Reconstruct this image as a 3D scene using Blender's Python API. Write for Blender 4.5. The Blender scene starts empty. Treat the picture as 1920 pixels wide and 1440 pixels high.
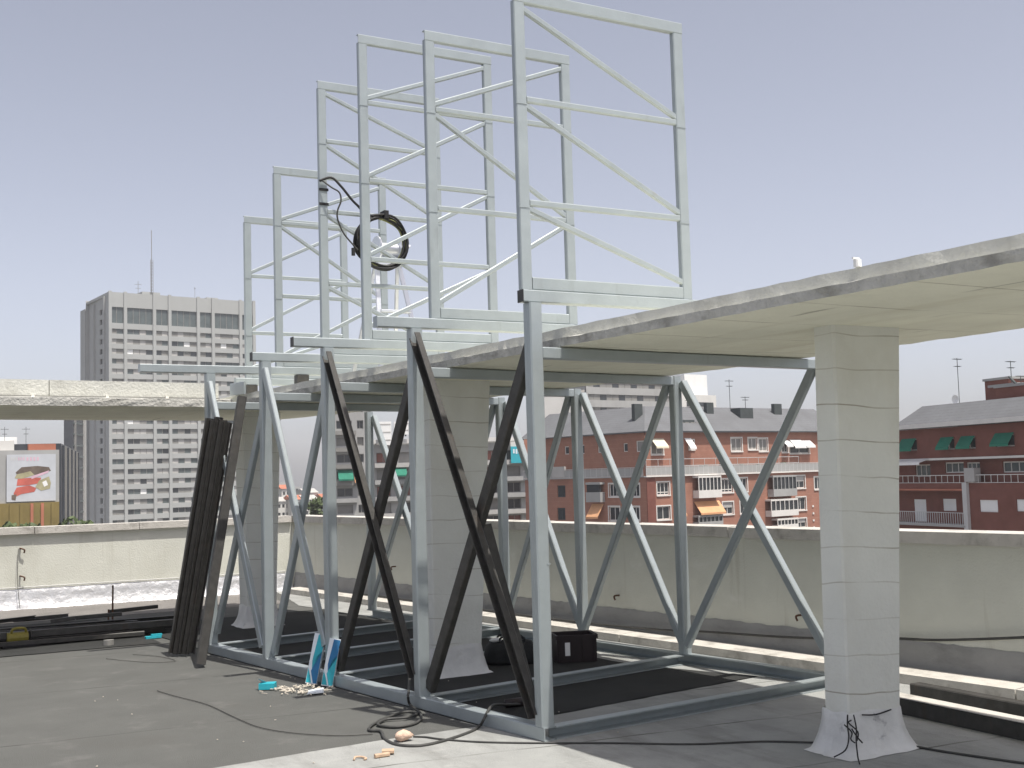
import bpy, math, random
from mathutils import Vector, Matrix

# ---------------------------------------------------------------- camera, sky, sun, exposure
scene = bpy.context.scene
C = scene.collection
cam_data = bpy.data.cameras.new('camera')
cam_data.sensor_width = 36.0
cam_data.lens = 41.967
cam_data.clip_start = 0.05
cam_data.clip_end = 6000
cam = bpy.data.objects.new('camera', cam_data)
C.objects.link(cam)
right, up, fwd = Vector((0.866, -0.499, -0.029)), Vector((-0.013, -0.080, 0.997)), Vector((0.499, 0.863, 0.076))
m = Matrix((right, up, -fwd)).transposed().to_4x4()
m.translation = Vector((-3.788, -6.266, 1.600))
cam.matrix_world = m
scene.camera = cam

SUN_DIR = Vector((0.25, -0.87, 2.40)).normalized()      # towards the sun
SUN_EL = math.asin(SUN_DIR.z)
SUN_ROT = math.atan2(SUN_DIR.x, SUN_DIR.y)
world = bpy.data.worlds.new('World')
scene.world = world
world.use_nodes = True
wn = world.node_tree
wn.nodes.clear()
sky = wn.nodes.new('ShaderNodeTexSky')
sky.sky_type = 'NISHITA'
sky.sun_disc = False
sky.sun_elevation = SUN_EL
sky.sun_rotation = SUN_ROT
sky.altitude = 600
sky.air_density = 0.68
sky.dust_density = 3.9
sky.ozone_density = 1.0
hs = wn.nodes.new('ShaderNodeHueSaturation')
hs.inputs['Saturation'].default_value = 0.54
bg = wn.nodes.new('ShaderNodeBackground')
bg.inputs['Strength'].default_value = 0.136
wo = wn.nodes.new('ShaderNodeOutputWorld')
wn.links.new(sky.outputs[0], hs.inputs['Color'])
tint = wn.nodes.new('ShaderNodeMixRGB')
tint.blend_type = 'MULTIPLY'
tint.inputs['Fac'].default_value = 1.0
tint.inputs['Color2'].default_value = (0.985, 0.935, 0.92, 1)      # faint lavender cast of the hazy sky
wn.links.new(hs.outputs[0], tint.inputs['Color1'])
wn.links.new(tint.outputs[0], bg.inputs[0])
wn.links.new(bg.outputs[0], wo.inputs[0])

sun_data = bpy.data.lights.new('sun', 'SUN')
sun_data.energy = 3.6
sun_data.angle = math.radians(0.5)
sun_data.color = (1.0, 0.955, 0.88)
sun = bpy.data.objects.new('sun', sun_data)
C.objects.link(sun)
sun.rotation_euler = SUN_DIR.to_track_quat('Z', 'Y').to_euler()

scene.view_settings.view_transform = 'Standard'
scene.view_settings.look = 'None'
scene.view_settings.exposure = 0.64
scene.view_settings.gamma = 1.0
scene.render.engine = 'CYCLES'
R = random.Random(7)

# ---------------------------------------------------------------- materials
def mat(name, col, rough=0.7, metal=0.0, var=0.12, scale=6.0, bump=0.0, bscale=40.0, col2=None, spec=0.4, detail=5, streak=None, thresh=None):
    m = bpy.data.materials.new(name)
    m.use_nodes = True
    nt = m.node_tree
    b = nt.nodes['Principled BSDF']
    b.inputs['Roughness'].default_value = rough
    b.inputs['Metallic'].default_value = metal
    b.inputs['Specular IOR Level'].default_value = spec
    g = nt.nodes.new('ShaderNodeNewGeometry')
    mp = nt.nodes.new('ShaderNodeMapping')
    nt.links.new(g.outputs['Position'], mp.inputs['Vector'])
    if streak:
        mp.inputs['Scale'].default_value = streak
    n = nt.nodes.new('ShaderNodeTexNoise')
    n.inputs['Scale'].default_value = scale
    n.inputs['Detail'].default_value = detail
    n.inputs['Roughness'].default_value = 0.62
    nt.links.new(mp.outputs[0], n.inputs['Vector'])
    r = nt.nodes.new('ShaderNodeValToRGB')
    lo, hi = thresh if thresh else (0.3, 0.7)
    r.color_ramp.elements[0].position = lo
    r.color_ramp.elements[1].position = hi
    c1 = [max(0, c * (1 - var)) for c in col]
    c2 = [min(1, c * (1 + var)) for c in (col2 or col)]
    r.color_ramp.elements[0].color = (*c1, 1)
    r.color_ramp.elements[1].color = (*c2, 1)
    nt.links.new(n.outputs['Fac'], r.inputs['Fac'])
    nt.links.new(r.outputs['Color'], b.inputs['Base Color'])
    if bump:
        n2 = nt.nodes.new('ShaderNodeTexNoise')
        n2.inputs['Scale'].default_value = bscale
        n2.inputs['Detail'].default_value = 6
        nt.links.new(g.outputs['Position'], n2.inputs['Vector'])
        bp = nt.nodes.new('ShaderNodeBump')
        bp.inputs['Strength'].default_value = bump
        bp.inputs['Distance'].default_value = 0.02
        nt.links.new(n2.outputs['Fac'], bp.inputs['Height'])
        nt.links.new(bp.outputs['Normal'], b.inputs['Normal'])
    return m

def stain(m, col, scale, lo, hi, streak=(1, 1, 1), amount=1.0):
    """blend a stain colour with a shape of its own over a material's colour"""
    nt = m.node_tree
    b = nt.nodes['Principled BSDF']
    src = b.inputs['Base Color'].links[0].from_socket
    g = nt.nodes.new('ShaderNodeNewGeometry')
    mp = nt.nodes.new('ShaderNodeMapping')
    mp.inputs['Scale'].default_value = streak
    n = nt.nodes.new('ShaderNodeTexNoise')
    n.inputs['Scale'].default_value = scale
    n.inputs['Detail'].default_value = 8
    n.inputs['Roughness'].default_value = 0.65
    rp = nt.nodes.new('ShaderNodeValToRGB')
    rp.color_ramp.elements[0].position = lo
    rp.color_ramp.elements[1].position = hi
    rp.color_ramp.elements[0].color = (0, 0, 0, 1)
    rp.color_ramp.elements[1].color = (amount, amount, amount, 1)
    mx = nt.nodes.new('ShaderNodeMixRGB')
    mx.inputs['Color2'].default_value = (*col, 1)
    nt.links.new(g.outputs['Position'], mp.inputs['Vector'])
    nt.links.new(mp.outputs[0], n.inputs['Vector'])
    nt.links.new(n.outputs['Fac'], rp.inputs['Fac'])
    nt.links.new(rp.outputs[0], mx.inputs['Fac'])
    nt.links.new(src, mx.inputs['Color1'])
    nt.links.new(mx.outputs[0], b.inputs['Base Color'])
    return m

def seams(m, axis, pitch, width, col, wobble=0.02, off=0.0):
    """thin lap seams of the roofing felt / board joints, periodic along one world axis"""
    nt = m.node_tree
    b = nt.nodes['Principled BSDF']
    src = b.inputs['Base Color'].links[0].from_socket
    g = nt.nodes.new('ShaderNodeNewGeometry')
    n = nt.nodes.new('ShaderNodeTexNoise')
    n.inputs['Scale'].default_value = 1.7
    nt.links.new(g.outputs['Position'], n.inputs['Vector'])
    d = nt.nodes.new('ShaderNodeVectorMath'); d.operation = 'DOT_PRODUCT'
    d.inputs[1].default_value = axis
    nt.links.new(g.outputs['Position'], d.inputs[0])
    w = nt.nodes.new('ShaderNodeMath'); w.operation = 'MULTIPLY_ADD'
    w.inputs[1].default_value = wobble; w.inputs[2].default_value = off
    nt.links.new(n.outputs['Fac'], w.inputs[0])
    a = nt.nodes.new('ShaderNodeMath'); a.operation = 'ADD'
    nt.links.new(d.outputs['Value'], a.inputs[0]); nt.links.new(w.outputs[0], a.inputs[1])
    p = nt.nodes.new('ShaderNodeMath'); p.operation = 'PINGPONG'; p.inputs[1].default_value = pitch
    nt.links.new(a.outputs[0], p.inputs[0])
    l = nt.nodes.new('ShaderNodeMath'); l.operation = 'LESS_THAN'; l.inputs[1].default_value = width
    nt.links.new(p.outputs[0], l.inputs[0])
    f = nt.nodes.new('ShaderNodeMath'); f.operation = 'MULTIPLY'
    n3 = nt.nodes.new('ShaderNodeTexNoise'); n3.inputs['Scale'].default_value = 2.3; n3.inputs['Detail'].default_value = 3
    nt.links.new(g.outputs['Position'], n3.inputs['Vector'])
    mr = nt.nodes.new('ShaderNodeMapRange'); mr.inputs['From Min'].default_value = 0.34; mr.inputs['From Max'].default_value = 0.66
    nt.links.new(n3.outputs['Fac'], mr.inputs['Value'])
    nt.links.new(l.outputs[0], f.inputs[0]); nt.links.new(mr.outputs[0], f.inputs[1])
    mx = nt.nodes.new('ShaderNodeMixRGB'); mx.inputs['Color2'].default_value = (*col, 1)
    nt.links.new(f.outputs[0], mx.inputs['Fac']); nt.links.new(src, mx.inputs['Color1'])
    nt.links.new(mx.outputs[0], b.inputs['Base Color'])
    return m

M = {}
M['steel'] = stain(mat('grey_primer', (0.345, 0.385, 0.395), 0.36, 0.30, 0.07, 5, 0.05, 60, spec=0.5), (0.26, 0.285, 0.28), 9, 0.60, 0.78, (1, 1, .35), 0.6)
stain(M['steel'], (0.30, 0.27, 0.23), 5, 0.66, 0.74, (1.2, 1.2, .5), 0.5)
M['dark_steel'] = stain(mat('raw_steel', (0.056, 0.054, 0.050), 0.5, 0.2, 0.25, 14, 0.1, 70), (0.07, 0.045, 0.03), 11, 0.58, 0.75, (1, 1, .3), 0.6)
M['asphalt'] = seams(stain(mat('roofing_felt', (0.108, 0.110, 0.104), 0.9, 0, 0.10, 2.2, 0.5, 160, spec=0.2), (0.075, 0.072, 0.066), 1.1, 0.55, 0.75, (1, 1, 1), 0.6), (0.1, 0.99, 0), 0.98, 0.009, (0.05, 0.05, 0.048), 0.06, 0.3)
stain(M['asphalt'], (0.20, 0.195, 0.18), 26, 0.66, 0.74, (1, 1, 1), 0.55)
stain(M['asphalt'], (0.17, 0.12, 0.075), 0.9, 0.66, 0.80, (1, 1, 1), 0.5)
stain(M['asphalt'], (0.155, 0.152, 0.145), 3.4, 0.56, 0.68, (1, 1, 1), 0.5)
stain(M['asphalt'], (0.07, 0.068, 0.064), 9, 0.66, 0.72, (1, 1, 1), 0.55)
M['membrane'] = seams(stain(mat('pale_membrane', (0.30, 0.306, 0.295), 0.85, 0, 0.12, 2.6, 0.35, 90, spec=0.25), (0.17, 0.17, 0.16), 2.1, 0.50, 0.72, (1.6, .5, 1), 0.75), (0.13, 0.99, 0), 0.55, 0.010, (0.12, 0.12, 0.11), 0.10, 0.1)
stain(M['membrane'], (0.40, 0.39, 0.37), 7, 0.60, 0.72, (.5, 1.6, 1), 0.6)
M['worn_felt'] = stain(mat('worn_felt', (0.185, 0.175, 0.165), 0.9, 0, 0.12, 2.2, 0.4, 120, spec=0.2), (0.13, 0.125, 0.115), 1.3, 0.5, 0.7, (1, 1, 1), 0.6)
M['dark_felt_and_shade'] = stain(mat('dark_felt_wing_shade', (0.042, 0.043, 0.042), 0.9, 0, 0.15, 2.2, 0.4, 160, spec=0.15), (0.06, 0.055, 0.05), 1.6, 0.55, 0.75, (1, 1, 1), 0.6)  # real dark felt, and also the painted shadow of the wing
M['flashing'] = stain(mat('grey_flashing', (0.30, 0.30, 0.295), 0.75, 0, 0.08, 3, 0.2, 30), (0.20, 0.20, 0.195), 2.4, 0.5, 0.7, (1, 1, 2.5), 0.8)
M['foil'] = mat('aluminium_foil', (0.80, 0.80, 0.81), 0.42, 0.75, 0.06, 8, 0.8, 11, spec=0.5)
M['cream_wall'] = stain(mat('cream_render', (0.60, 0.605, 0.54), 0.9, 0, 0.05, 2.0, 0.25, 60, spec=0.2), (0.50, 0.495, 0.42), 1.6, 0.52, 0.74, (1, 1, .5), 0.6)
stain(M['cream_wall'], (0.36, 0.34, 0.27), 2.6, 0.60, 0.80, (3.2, 3.2, .22), 0.6)
stain(M['cream_wall'], (0.68, 0.68, 0.63), 1.2, 0.60, 0.66, (1, 1, 1.6), 0.5)
M['coping'] = stain(mat('coping_concrete', (0.50, 0.48, 0.44), 0.9, 0, 0.12, 5, 0.3, 60, spec=0.2), (0.24, 0.225, 0.20), 4, 0.52, 0.68, (1, 1, 1), 0.75)
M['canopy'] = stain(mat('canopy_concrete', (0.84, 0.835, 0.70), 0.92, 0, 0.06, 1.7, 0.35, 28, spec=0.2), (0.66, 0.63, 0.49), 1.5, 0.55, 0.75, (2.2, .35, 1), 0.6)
stain(M['canopy'], (0.26, 0.24, 0.18), 3.2, 0.63, 0.72, (2.6, .22, 1), 0.8)
seams(M['canopy'], (0.03, 1, 0), 0.33, 0.006, (0.38, 0.35, 0.26), 0.05)
stain(M['canopy'], (0.16, 0.145, 0.11), 6.5, 0.70, 0.745, (1.6, .35, 1), 0.85)
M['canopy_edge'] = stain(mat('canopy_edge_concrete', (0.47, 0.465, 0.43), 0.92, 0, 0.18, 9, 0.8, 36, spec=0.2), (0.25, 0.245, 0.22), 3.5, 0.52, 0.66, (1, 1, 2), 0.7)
M['upstand'] = stain(mat('upstand_concrete', (0.60, 0.60, 0.55), 0.92, 0, 0.08, 4, 0.4, 40, spec=0.2), (0.42, 0.415, 0.37), 3.0, 0.52, 0.70, (1, 1, .6), 0.7)
M['column'] = seams(stain(mat('column_paint', (0.70, 0.71, 0.665), 0.85, 0, 0.05, 2.5, 0.25, 45, spec=0.2), (0.60, 0.59, 0.52), 1.9, 0.52, 0.75, (1, 1, .6), 0.6), (0.05, 0.03, 1), 0.100, 0.0034, (0.38, 0.36, 0.30), 0.08)
M['skirt'] = stain(mat('column_skirt_felt', (0.66, 0.665, 0.655), 0.5, 0, 0.10, 6, 0.6, 16), (0.30, 0.30, 0.31), 7, 0.62, 0.70, (1, 1, 1), 0.8)
M['black'] = mat('black_rubber', (0.014, 0.014, 0.015), 0.55, 0, 0.2, 20)
M['cable'] = mat('cable_sheath', (0.055, 0.055, 0.052), 0.55, 0, 0.2, 20)
M['hose_green'] = mat('yellow_green_strand', (0.22, 0.23, 0.09), 0.5, 0, 0.2, 20)
M['white'] = mat('white_paint', (0.78, 0.78, 0.77), 0.5, 0, 0.05, 6)
M['alu'] = mat('ladder_aluminium', (0.74, 0.76, 0.80), 0.32, 0.6, 0.05, 8)
M['crate'] = mat('dark_crate_plastic', (0.022, 0.014, 0.015), 0.45, 0, 0.2, 12)
M['bag'] = mat('black_bag_cloth', (0.018, 0.019, 0.020), 0.8, 0, 0.3, 9, 0.4, 40)
M['teal'] = mat('teal_card', (0.03, 0.38, 0.46), 0.55, 0, 0.1, 12)
M['teal_dark'] = mat('blue_card', (0.02, 0.15, 0.33), 0.55, 0, 0.1, 12)
M['card_white'] = mat('pale_card', (0.70, 0.76, 0.80), 0.6, 0, 0.06, 12)
M['rag'] = mat('beige_rag', (0.60, 0.44, 0.34), 0.9, 0, 0.2, 30, 0.4, 60)
M['wood'] = mat('wood_offcut', (0.50, 0.36, 0.25), 0.8, 0, 0.2, 25)
M['stub'] = mat('rod_stub', (0.55, 0.50, 0.42), 0.7, 0, 0.25, 60)
M['yellow'] = mat('yellow_casing', (0.20, 0.17, 0.03), 0.5, 0, 0.15, 20)
M['rust'] = mat('rusty_iron', (0.10, 0.05, 0.03), 0.8, 0, 0.3, 30)
# city
M['brick'] = stain(mat('red_brick', (0.335, 0.165, 0.118), 0.9, 0, 0.10, 0.9, 0, spec=0.2), (0.275, 0.14, 0.10), 0.25, 0.45, 0.7, (1, 1, 1.5), 0.6)
seams(M['brick'], (0, 0, 1), 0.30, 0.03, (0.37, 0.205, 0.155), 0.0)
M['brick_dark'] = stain(mat('dark_red_brick', (0.20, 0.082, 0.064), 0.9, 0, 0.10, 0.9, 0, spec=0.2), (0.15, 0.055, 0.04), 0.25, 0.45, 0.7, (1, 1, 1.5), 0.6)
M['slate'] = seams(stain(mat('roof_slate', (0.135, 0.14, 0.147), 0.75, 0, 0.10, 1.2, 0, spec=0.3), (0.11, 0.112, 0.117), 0.3, 0.45, 0.7), (0, 0, 1), 0.16, 0.025, (0.095, 0.095, 0.10), 0.0)
M['trim'] = mat('white_trim', (0.68, 0.66, 0.62), 0.7, 0, 0.06, 1)
M['grey_render'] = stain(mat('grey_render', (0.36, 0.36, 0.35), 0.9, 0, 0.06, 0.4, 0, spec=0.2), (0.28, 0.28, 0.27), 0.2, 0.45, 0.7, (1, 1, .4), 0.6)
M['pale_render'] = mat('pale_render', (0.60, 0.59, 0.56), 0.9, 0, 0.06, 0.3)
M['tower'] = stain(mat('tower_concrete', (0.385, 0.395, 0.385), 0.9, 0, 0.04, 0.15, 0, spec=0.2), (0.34, 0.345, 0.335), 0.10, 0.42, 0.7, (1, 1, .3), 0.5)
M['glass'] = mat('window_glass', (0.035, 0.04, 0.045), 0.12, 0, 0.25, 0.6, spec=0.6)
M['glass_teal'] = mat('tinted_glass', (0.085, 0.105, 0.105), 0.2, 0, 0.25, 0.3, spec=0.6)
M['blind'] = mat('grey_blind', (0.23, 0.225, 0.21), 0.6, 0, 0.12, 0.6)
M['blind_pale'] = mat('pale_blind', (0.42, 0.41, 0.39), 0.6, 0, 0.08, 0.6)
M['blind_white'] = mat('white_blind', (0.80, 0.80, 0.78), 0.5, 0, 0.04, 0.6)
M['green_awning'] = mat('green_awning_cloth', (0.012, 0.165, 0.105), 0.8, 0, 0.15, 1.0)
M['orange_awning'] = mat('orange_awning_cloth', (0.62, 0.33, 0.17), 0.8, 0, 0.08, 1.0)
M['cream_awning'] = mat('cream_awning_cloth', (0.72, 0.66, 0.50), 0.8, 0, 0.06, 1.0)
M['rail'] = mat('rail_paint', (0.52, 0.52, 0.51), 0.6, 0, 0.06, 1.0)
M['chimney'] = mat('dark_chimney', (0.055, 0.065, 0.065), 0.8, 0, 0.15, 1.0)
M['leaf'] = mat('leaf_green', (0.060, 0.085, 0.030), 0.7, 0, 0.45, 0.7)
M['trunk'] = mat('bark', (0.12, 0.09, 0.06), 0.9, 0, 0.2, 3)
M['city_ground'] = stain(mat('city_ground', (0.16, 0.155, 0.15), 0.95, 0, 0.15, 0.05, spec=0.2), (0.10, 0.12, 0.07), 0.012, 0.5, 0.62)
M['wire'] = mat('dusty_wire', (0.075, 0.073, 0.068), 0.7, 0, 0.2, 20)
M['red_print'] = mat('red_print', (0.50, 0.12, 0.09), 0.7, 0, 0.2, 0.8)
M['olive_print'] = mat('olive_print', (0.36, 0.33, 0.20), 0.7, 0, 0.2, 1.2)
M['dark_print'] = mat('dark_print', (0.13, 0.10, 0.08), 0.7, 0, 0.3, 1.2)
M['pink_print'] = mat('pink_print', (0.62, 0.42, 0.50), 0.7, 0, 0.1, 1.0)
M['ochre'] = mat('ochre_render', (0.21, 0.16, 0.055), 0.9, 0, 0.2, 0.3)
M['terracotta'] = mat('terracotta', (0.42, 0.16, 0.10), 0.9, 0, 0.15, 0.3)
M['billboard_white'] = mat('billboard_white', (0.50, 0.52, 0.55), 0.8, 0, 0.08, 0.5)
hz_ = bpy.data.materials.new('haze_air')
hz_.use_nodes = True
hz_.node_tree.nodes.remove(hz_.node_tree.nodes['Principled BSDF'])
pv = hz_.node_tree.nodes.new('ShaderNodeVolumePrincipled')
pv.inputs['Color'].default_value = (0.93, 0.94, 0.97, 1)
pv.inputs['Density'].default_value = 0.00024
hz_.node_tree.links.new(pv.outputs['Volume'], hz_.node_tree.nodes['Material Output'].inputs['Volume'])
M['haze_air'] = hz_
M['dark_glass_wall'] = mat('dark_curtain_wall', (0.055, 0.06, 0.07), 0.3, 0, 0.25, 0.3)

# ---------------------------------------------------------------- helpers
def tag(o, label=None, cat=None, group=None, kind=None):
    if label: o['label'] = label
    if cat: o['category'] = cat
    if group: o['group'] = group
    if kind: o['kind'] = kind
    return o

def empty(name, loc, label=None, cat=None, group=None):
    o = bpy.data.objects.new(name, None)
    C.objects.link(o)
    o.location = loc
    o.empty_display_size = 0.1
    o['_o'] = 1
    del o['_o']
    return tag(o, label, cat, group)

def wloc(o):
    v = Vector((0, 0, 0))
    while o is not None:
        v = v + o.location
        o = o.parent
    return v

def mesh(name, verts, faces, material, parent=None, midx=None, smooth=False):
    """one mesh object; verts in world coordinates"""
    off = wloc(parent) if parent is not None else Vector((0, 0, 0))
    me = bpy.data.meshes.new(name)
    if parent is None:
        lo = Vector((sum(v[0] for v in verts) / len(verts), sum(v[1] for v in verts) / len(verts), min(v[2] for v in verts)))
        off = lo
    me.from_pydata([tuple(Vector(v) - off) for v in verts], [], faces)
    for mm in (material if isinstance(material, (list, tuple)) else [material]):
        me.materials.append(M[mm])
    if midx:
        me.polygons.foreach_set('material_index', midx)
    if smooth:
        me.polygons.foreach_set('use_smooth', [True] * len(me.polygons))
    me.update()
    o = bpy.data.objects.new(name, me)
    C.objects.link(o)
    if parent is not None:
        o.parent = parent
    else:
        o.location = off
    return o

class MB:
    """collects pieces that belong to one mesh"""
    def __init__(s): s.v, s.f, s.m = [], [], []
    def add(s, vs, fs, mi=0):
        k = len(s.v)
        s.v += [tuple(v) for v in vs]
        s.f += [tuple(i + k for i in f) for f in fs]
        s.m += [mi] * len(fs)
    def box(s, a, b, mi=0):
        x0, y0, z0 = a; x1, y1, z1 = b
        s.add([(x0,y0,z0),(x1,y0,z0),(x1,y1,z0),(x0,y1,z0),(x0,y0,z1),(x1,y0,z1),(x1,y1,z1),(x0,y1,z1)],
              [(0,3,2,1),(4,5,6,7),(0,1,5,4),(1,2,6,5),(2,3,7,6),(3,0,4,7)], mi)
    def build(s, name, material, parent=None, smooth=False):
        return mesh(name, s.v, s.f, material, parent, s.m, smooth)

def sweep(mb, p0, p1, prof, upv=(0, 0, 1), mi=0):
    p0, p1 = Vector(p0), Vector(p1)
    d = (p1 - p0).normalized()
    u = Vector(upv)
    sd = d.cross(u)
    if sd.length < 1e-4:
        sd = d.cross(Vector((0, 1, 0)))
    sd.normalize()
    u = sd.cross(d).normalized()
    n = len(prof)
    vs = [p0 + sd * a + u * b for a, b in prof] + [p1 + sd * a + u * b for a, b in prof]
    fs = [(i, (i + 1) % n, n + (i + 1) % n, n + i) for i in range(n)]
    fs += [tuple(range(n))[::-1], tuple(range(n, 2 * n))]
    mb.add(vs, fs, mi)

def rect(w, h, c=None):
    """hollow-section outline with rolled corners"""
    c = min(0.007, 0.22 * min(w, h)) if c is None else c
    a, b = w/2, h/2
    return [(-a+c, -b), (a-c, -b), (a, -b+c), (a, b-c), (a-c, b), (-a+c, b), (-a, b-c), (-a, -b+c)]
def chan(w, h, t=0.008, flip=False):
    """channel section: web on one side, flanges towards the other"""
    c = 0.006
    p = [(-w/2+c, -h/2), (w/2, -h/2), (w/2, -h/2+t), (-w/2+t, -h/2+t), (-w/2+t, h/2-t), (w/2, h/2-t), (w/2, h/2), (-w/2+c, h/2), (-w/2, h/2-c), (-w/2, -h/2+c)]
    return [(-a, b) for a, b in p][::-1] if flip else p
def angle(w, h, t=0.007):
    return [(-w/2, -h/2), (w/2, -h/2), (w/2, -h/2+t), (-w/2+t, -h/2+t), (-w/2+t, h/2), (-w/2, h/2)]

def bar(name, p0, p1, prof, material, parent=None, upv=(0, 0, 1)):
    mb = MB()
    sweep(mb, p0, p1, prof, upv)
    return mb.build(name, material, parent)

def smoothline(pts, k=8):
    pts = [Vector(p) for p in pts]
    out = []
    for i in range(len(pts) - 1):
        a = pts[max(i-1, 0)]; b = pts[i]; c = pts[i+1]; d = pts[min(i+2, len(pts)-1)]
        for j in range(k):
            t = j / k
            out.append(0.5 * ((2*b) + (c-a)*t + (2*a-5*b+4*c-d)*t*t + (3*b-a-3*c+d)*t*t*t))
    out.append(pts[-1])
    return out

def tube_into(mb, pts, r, n=8, mi=0, closed=False):
    vs, fs = [], []
    N = len(pts)
    for i, p in enumerate(pts):
        a = pts[(i-1) % N] if closed else pts[max(i-1, 0)]
        b = pts[(i+1) % N] if closed else pts[min(i+1, N-1)]
        d = (b - a).normalized()
        s = d.cross(Vector((0.05, 0.02, 1)))
        if s.length < 1e-3: s = d.cross(Vector((1, 0, 0)))
        s.normalize(); u = s.cross(d)
        for k in range(n):
            th = 2 * math.pi * k / n
            vs.append(p + s * (r * math.cos(th)) + u * (r * math.sin(th)))
    for i in range(N if closed else N - 1):
        for k in range(n):
            j = (i + 1) % N
            fs.append((i*n+k, i*n+(k+1) % n, j*n+(k+1) % n, j*n+k))
    if not closed:
        fs += [tuple(range(n))[::-1], tuple(range((N-1)*n, N*n))]
    mb.add(vs, fs, mi)

def tube(name, pts, r, material, parent=None, k=8, n=8):
    mb = MB()
    tube_into(mb, smoothline(pts, k), r, n)
    return mb.build(name, material, parent, smooth=True)

def prism(mb, poly, z0, z1, mi=0):
    n = len(poly)
    vs = [(x, y, z0) for x, y in poly] + [(x, y, z1) for x, y in poly]
    mb.add(vs, [tuple(range(n))[::-1], tuple(range(n, 2*n))] + [(i, (i+1) % n, n+(i+1) % n, n+i) for i in range(n)], mi)

# ================================================================ SETTING
# city ground far below, reaching the horizon
mb = MB()
mb.add([(-2500, -2500, -26), (2500, -2500, -26), (2500, 2500, -26), (-2500, 2500, -26)], [(0, 1, 2, 3)])
tag(mb.build('ground', 'city_ground'), kind='structure')

# parapet lines in plan (inner faces)
CORNER = (2.25, 10.66)
def right_x(y): return 3.38 - 0.1039 * (y + 0.2)
def left_y(x): return 10.66 + 0.080 * (2.25 - x)

# roof deck: thick slab with felt on top
deck = [(-16, left_y(-16) + 0.3), (-16, -14), (right_x(-14) + 0.25, -14), (CORNER[0] + 0.27, CORNER[1] + 0.3)]
mb = MB()
prism(mb, deck, -0.5, 0.0)
tag(mb.build('roof', 'asphalt'), kind='structure')
mb = MB()
inset = [(-15.7, left_y(-15.7)), (-15.7, -13.7), (right_x(-13.7), -13.7), CORNER]
prism(mb, inset, -26, -0.52)
tag(mb.build('building', 'grey_render'), 'pale rendered building below the roof terrace', 'building')

# pale membrane laid over the felt in the foreground and along the right parapet
def ragged(pts, amp, step=0.12, seed=1):
    rr = random.Random(seed); out = []
    for i in range(len(pts)):
        a = Vector(pts[i]); b = Vector(pts[(i+1) % len(pts)])
        n = max(1, int((b - a).length / step))
        for k in range(n):
            p = a.lerp(b, k / n)
            out.append((p.x + rr.uniform(-amp, amp), p.y + rr.uniform(-amp, amp)))
    return out
pale = [(-4.5, 0.42), (-1.8, 0.54), (-0.86, 0.61), (0.4, 0.59), (1.1, 0.69), (2.44, 0.86), (2.05, 1.88), (1.80, 5.5), (1.55, 8.6),
        (1.95, 10.63), (2.25, 10.63), (right_x(-13.5) - 0.01, -13.5), (-4.5, -13.5)]
poly = ragged(pale, 0.008)
mb = MB()
mb.add([(x, y, 0.005) for x, y in poly], [tuple(range(len(poly)))])
tag(mb.build('pavement', 'membrane'), kind='structure')
# pale strip along the left parapet
poly = ragged([(-15.6, left_y(-15.6) - 0.02), (-15.6, left_y(-15.6) - 1.55), (1.55, left_y(1.55) - 1.75), (1.55, left_y(1.55) - 0.02)], 0.008, 0.2, 3)
mb = MB()
mb.add([(x, y, 0.004) for x, y in poly], [tuple(range(len(poly)))])
tag(mb.build('pavement', 'worn_felt'), kind='structure')

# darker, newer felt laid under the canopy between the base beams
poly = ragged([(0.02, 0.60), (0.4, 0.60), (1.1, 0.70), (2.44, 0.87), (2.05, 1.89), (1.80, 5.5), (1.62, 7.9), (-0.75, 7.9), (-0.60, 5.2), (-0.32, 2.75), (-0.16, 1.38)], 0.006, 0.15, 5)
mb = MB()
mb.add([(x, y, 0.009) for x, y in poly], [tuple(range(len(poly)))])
tag(mb.build('pavement', 'dark_felt_and_shade'), kind='structure')
poly = ragged([(-6.5, 6.4), (-0.8, 6.15), (-0.76, 7.9), (-0.9, 8.9), (-6.5, 9.2)], 0.006, 0.15, 6)  # cast shadow of the canopy wing, painted as a dark sheet on the roof
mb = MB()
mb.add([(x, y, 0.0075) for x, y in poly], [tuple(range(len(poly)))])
tag(mb.build('pavement', 'dark_felt_and_shade'), kind='structure')

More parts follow.
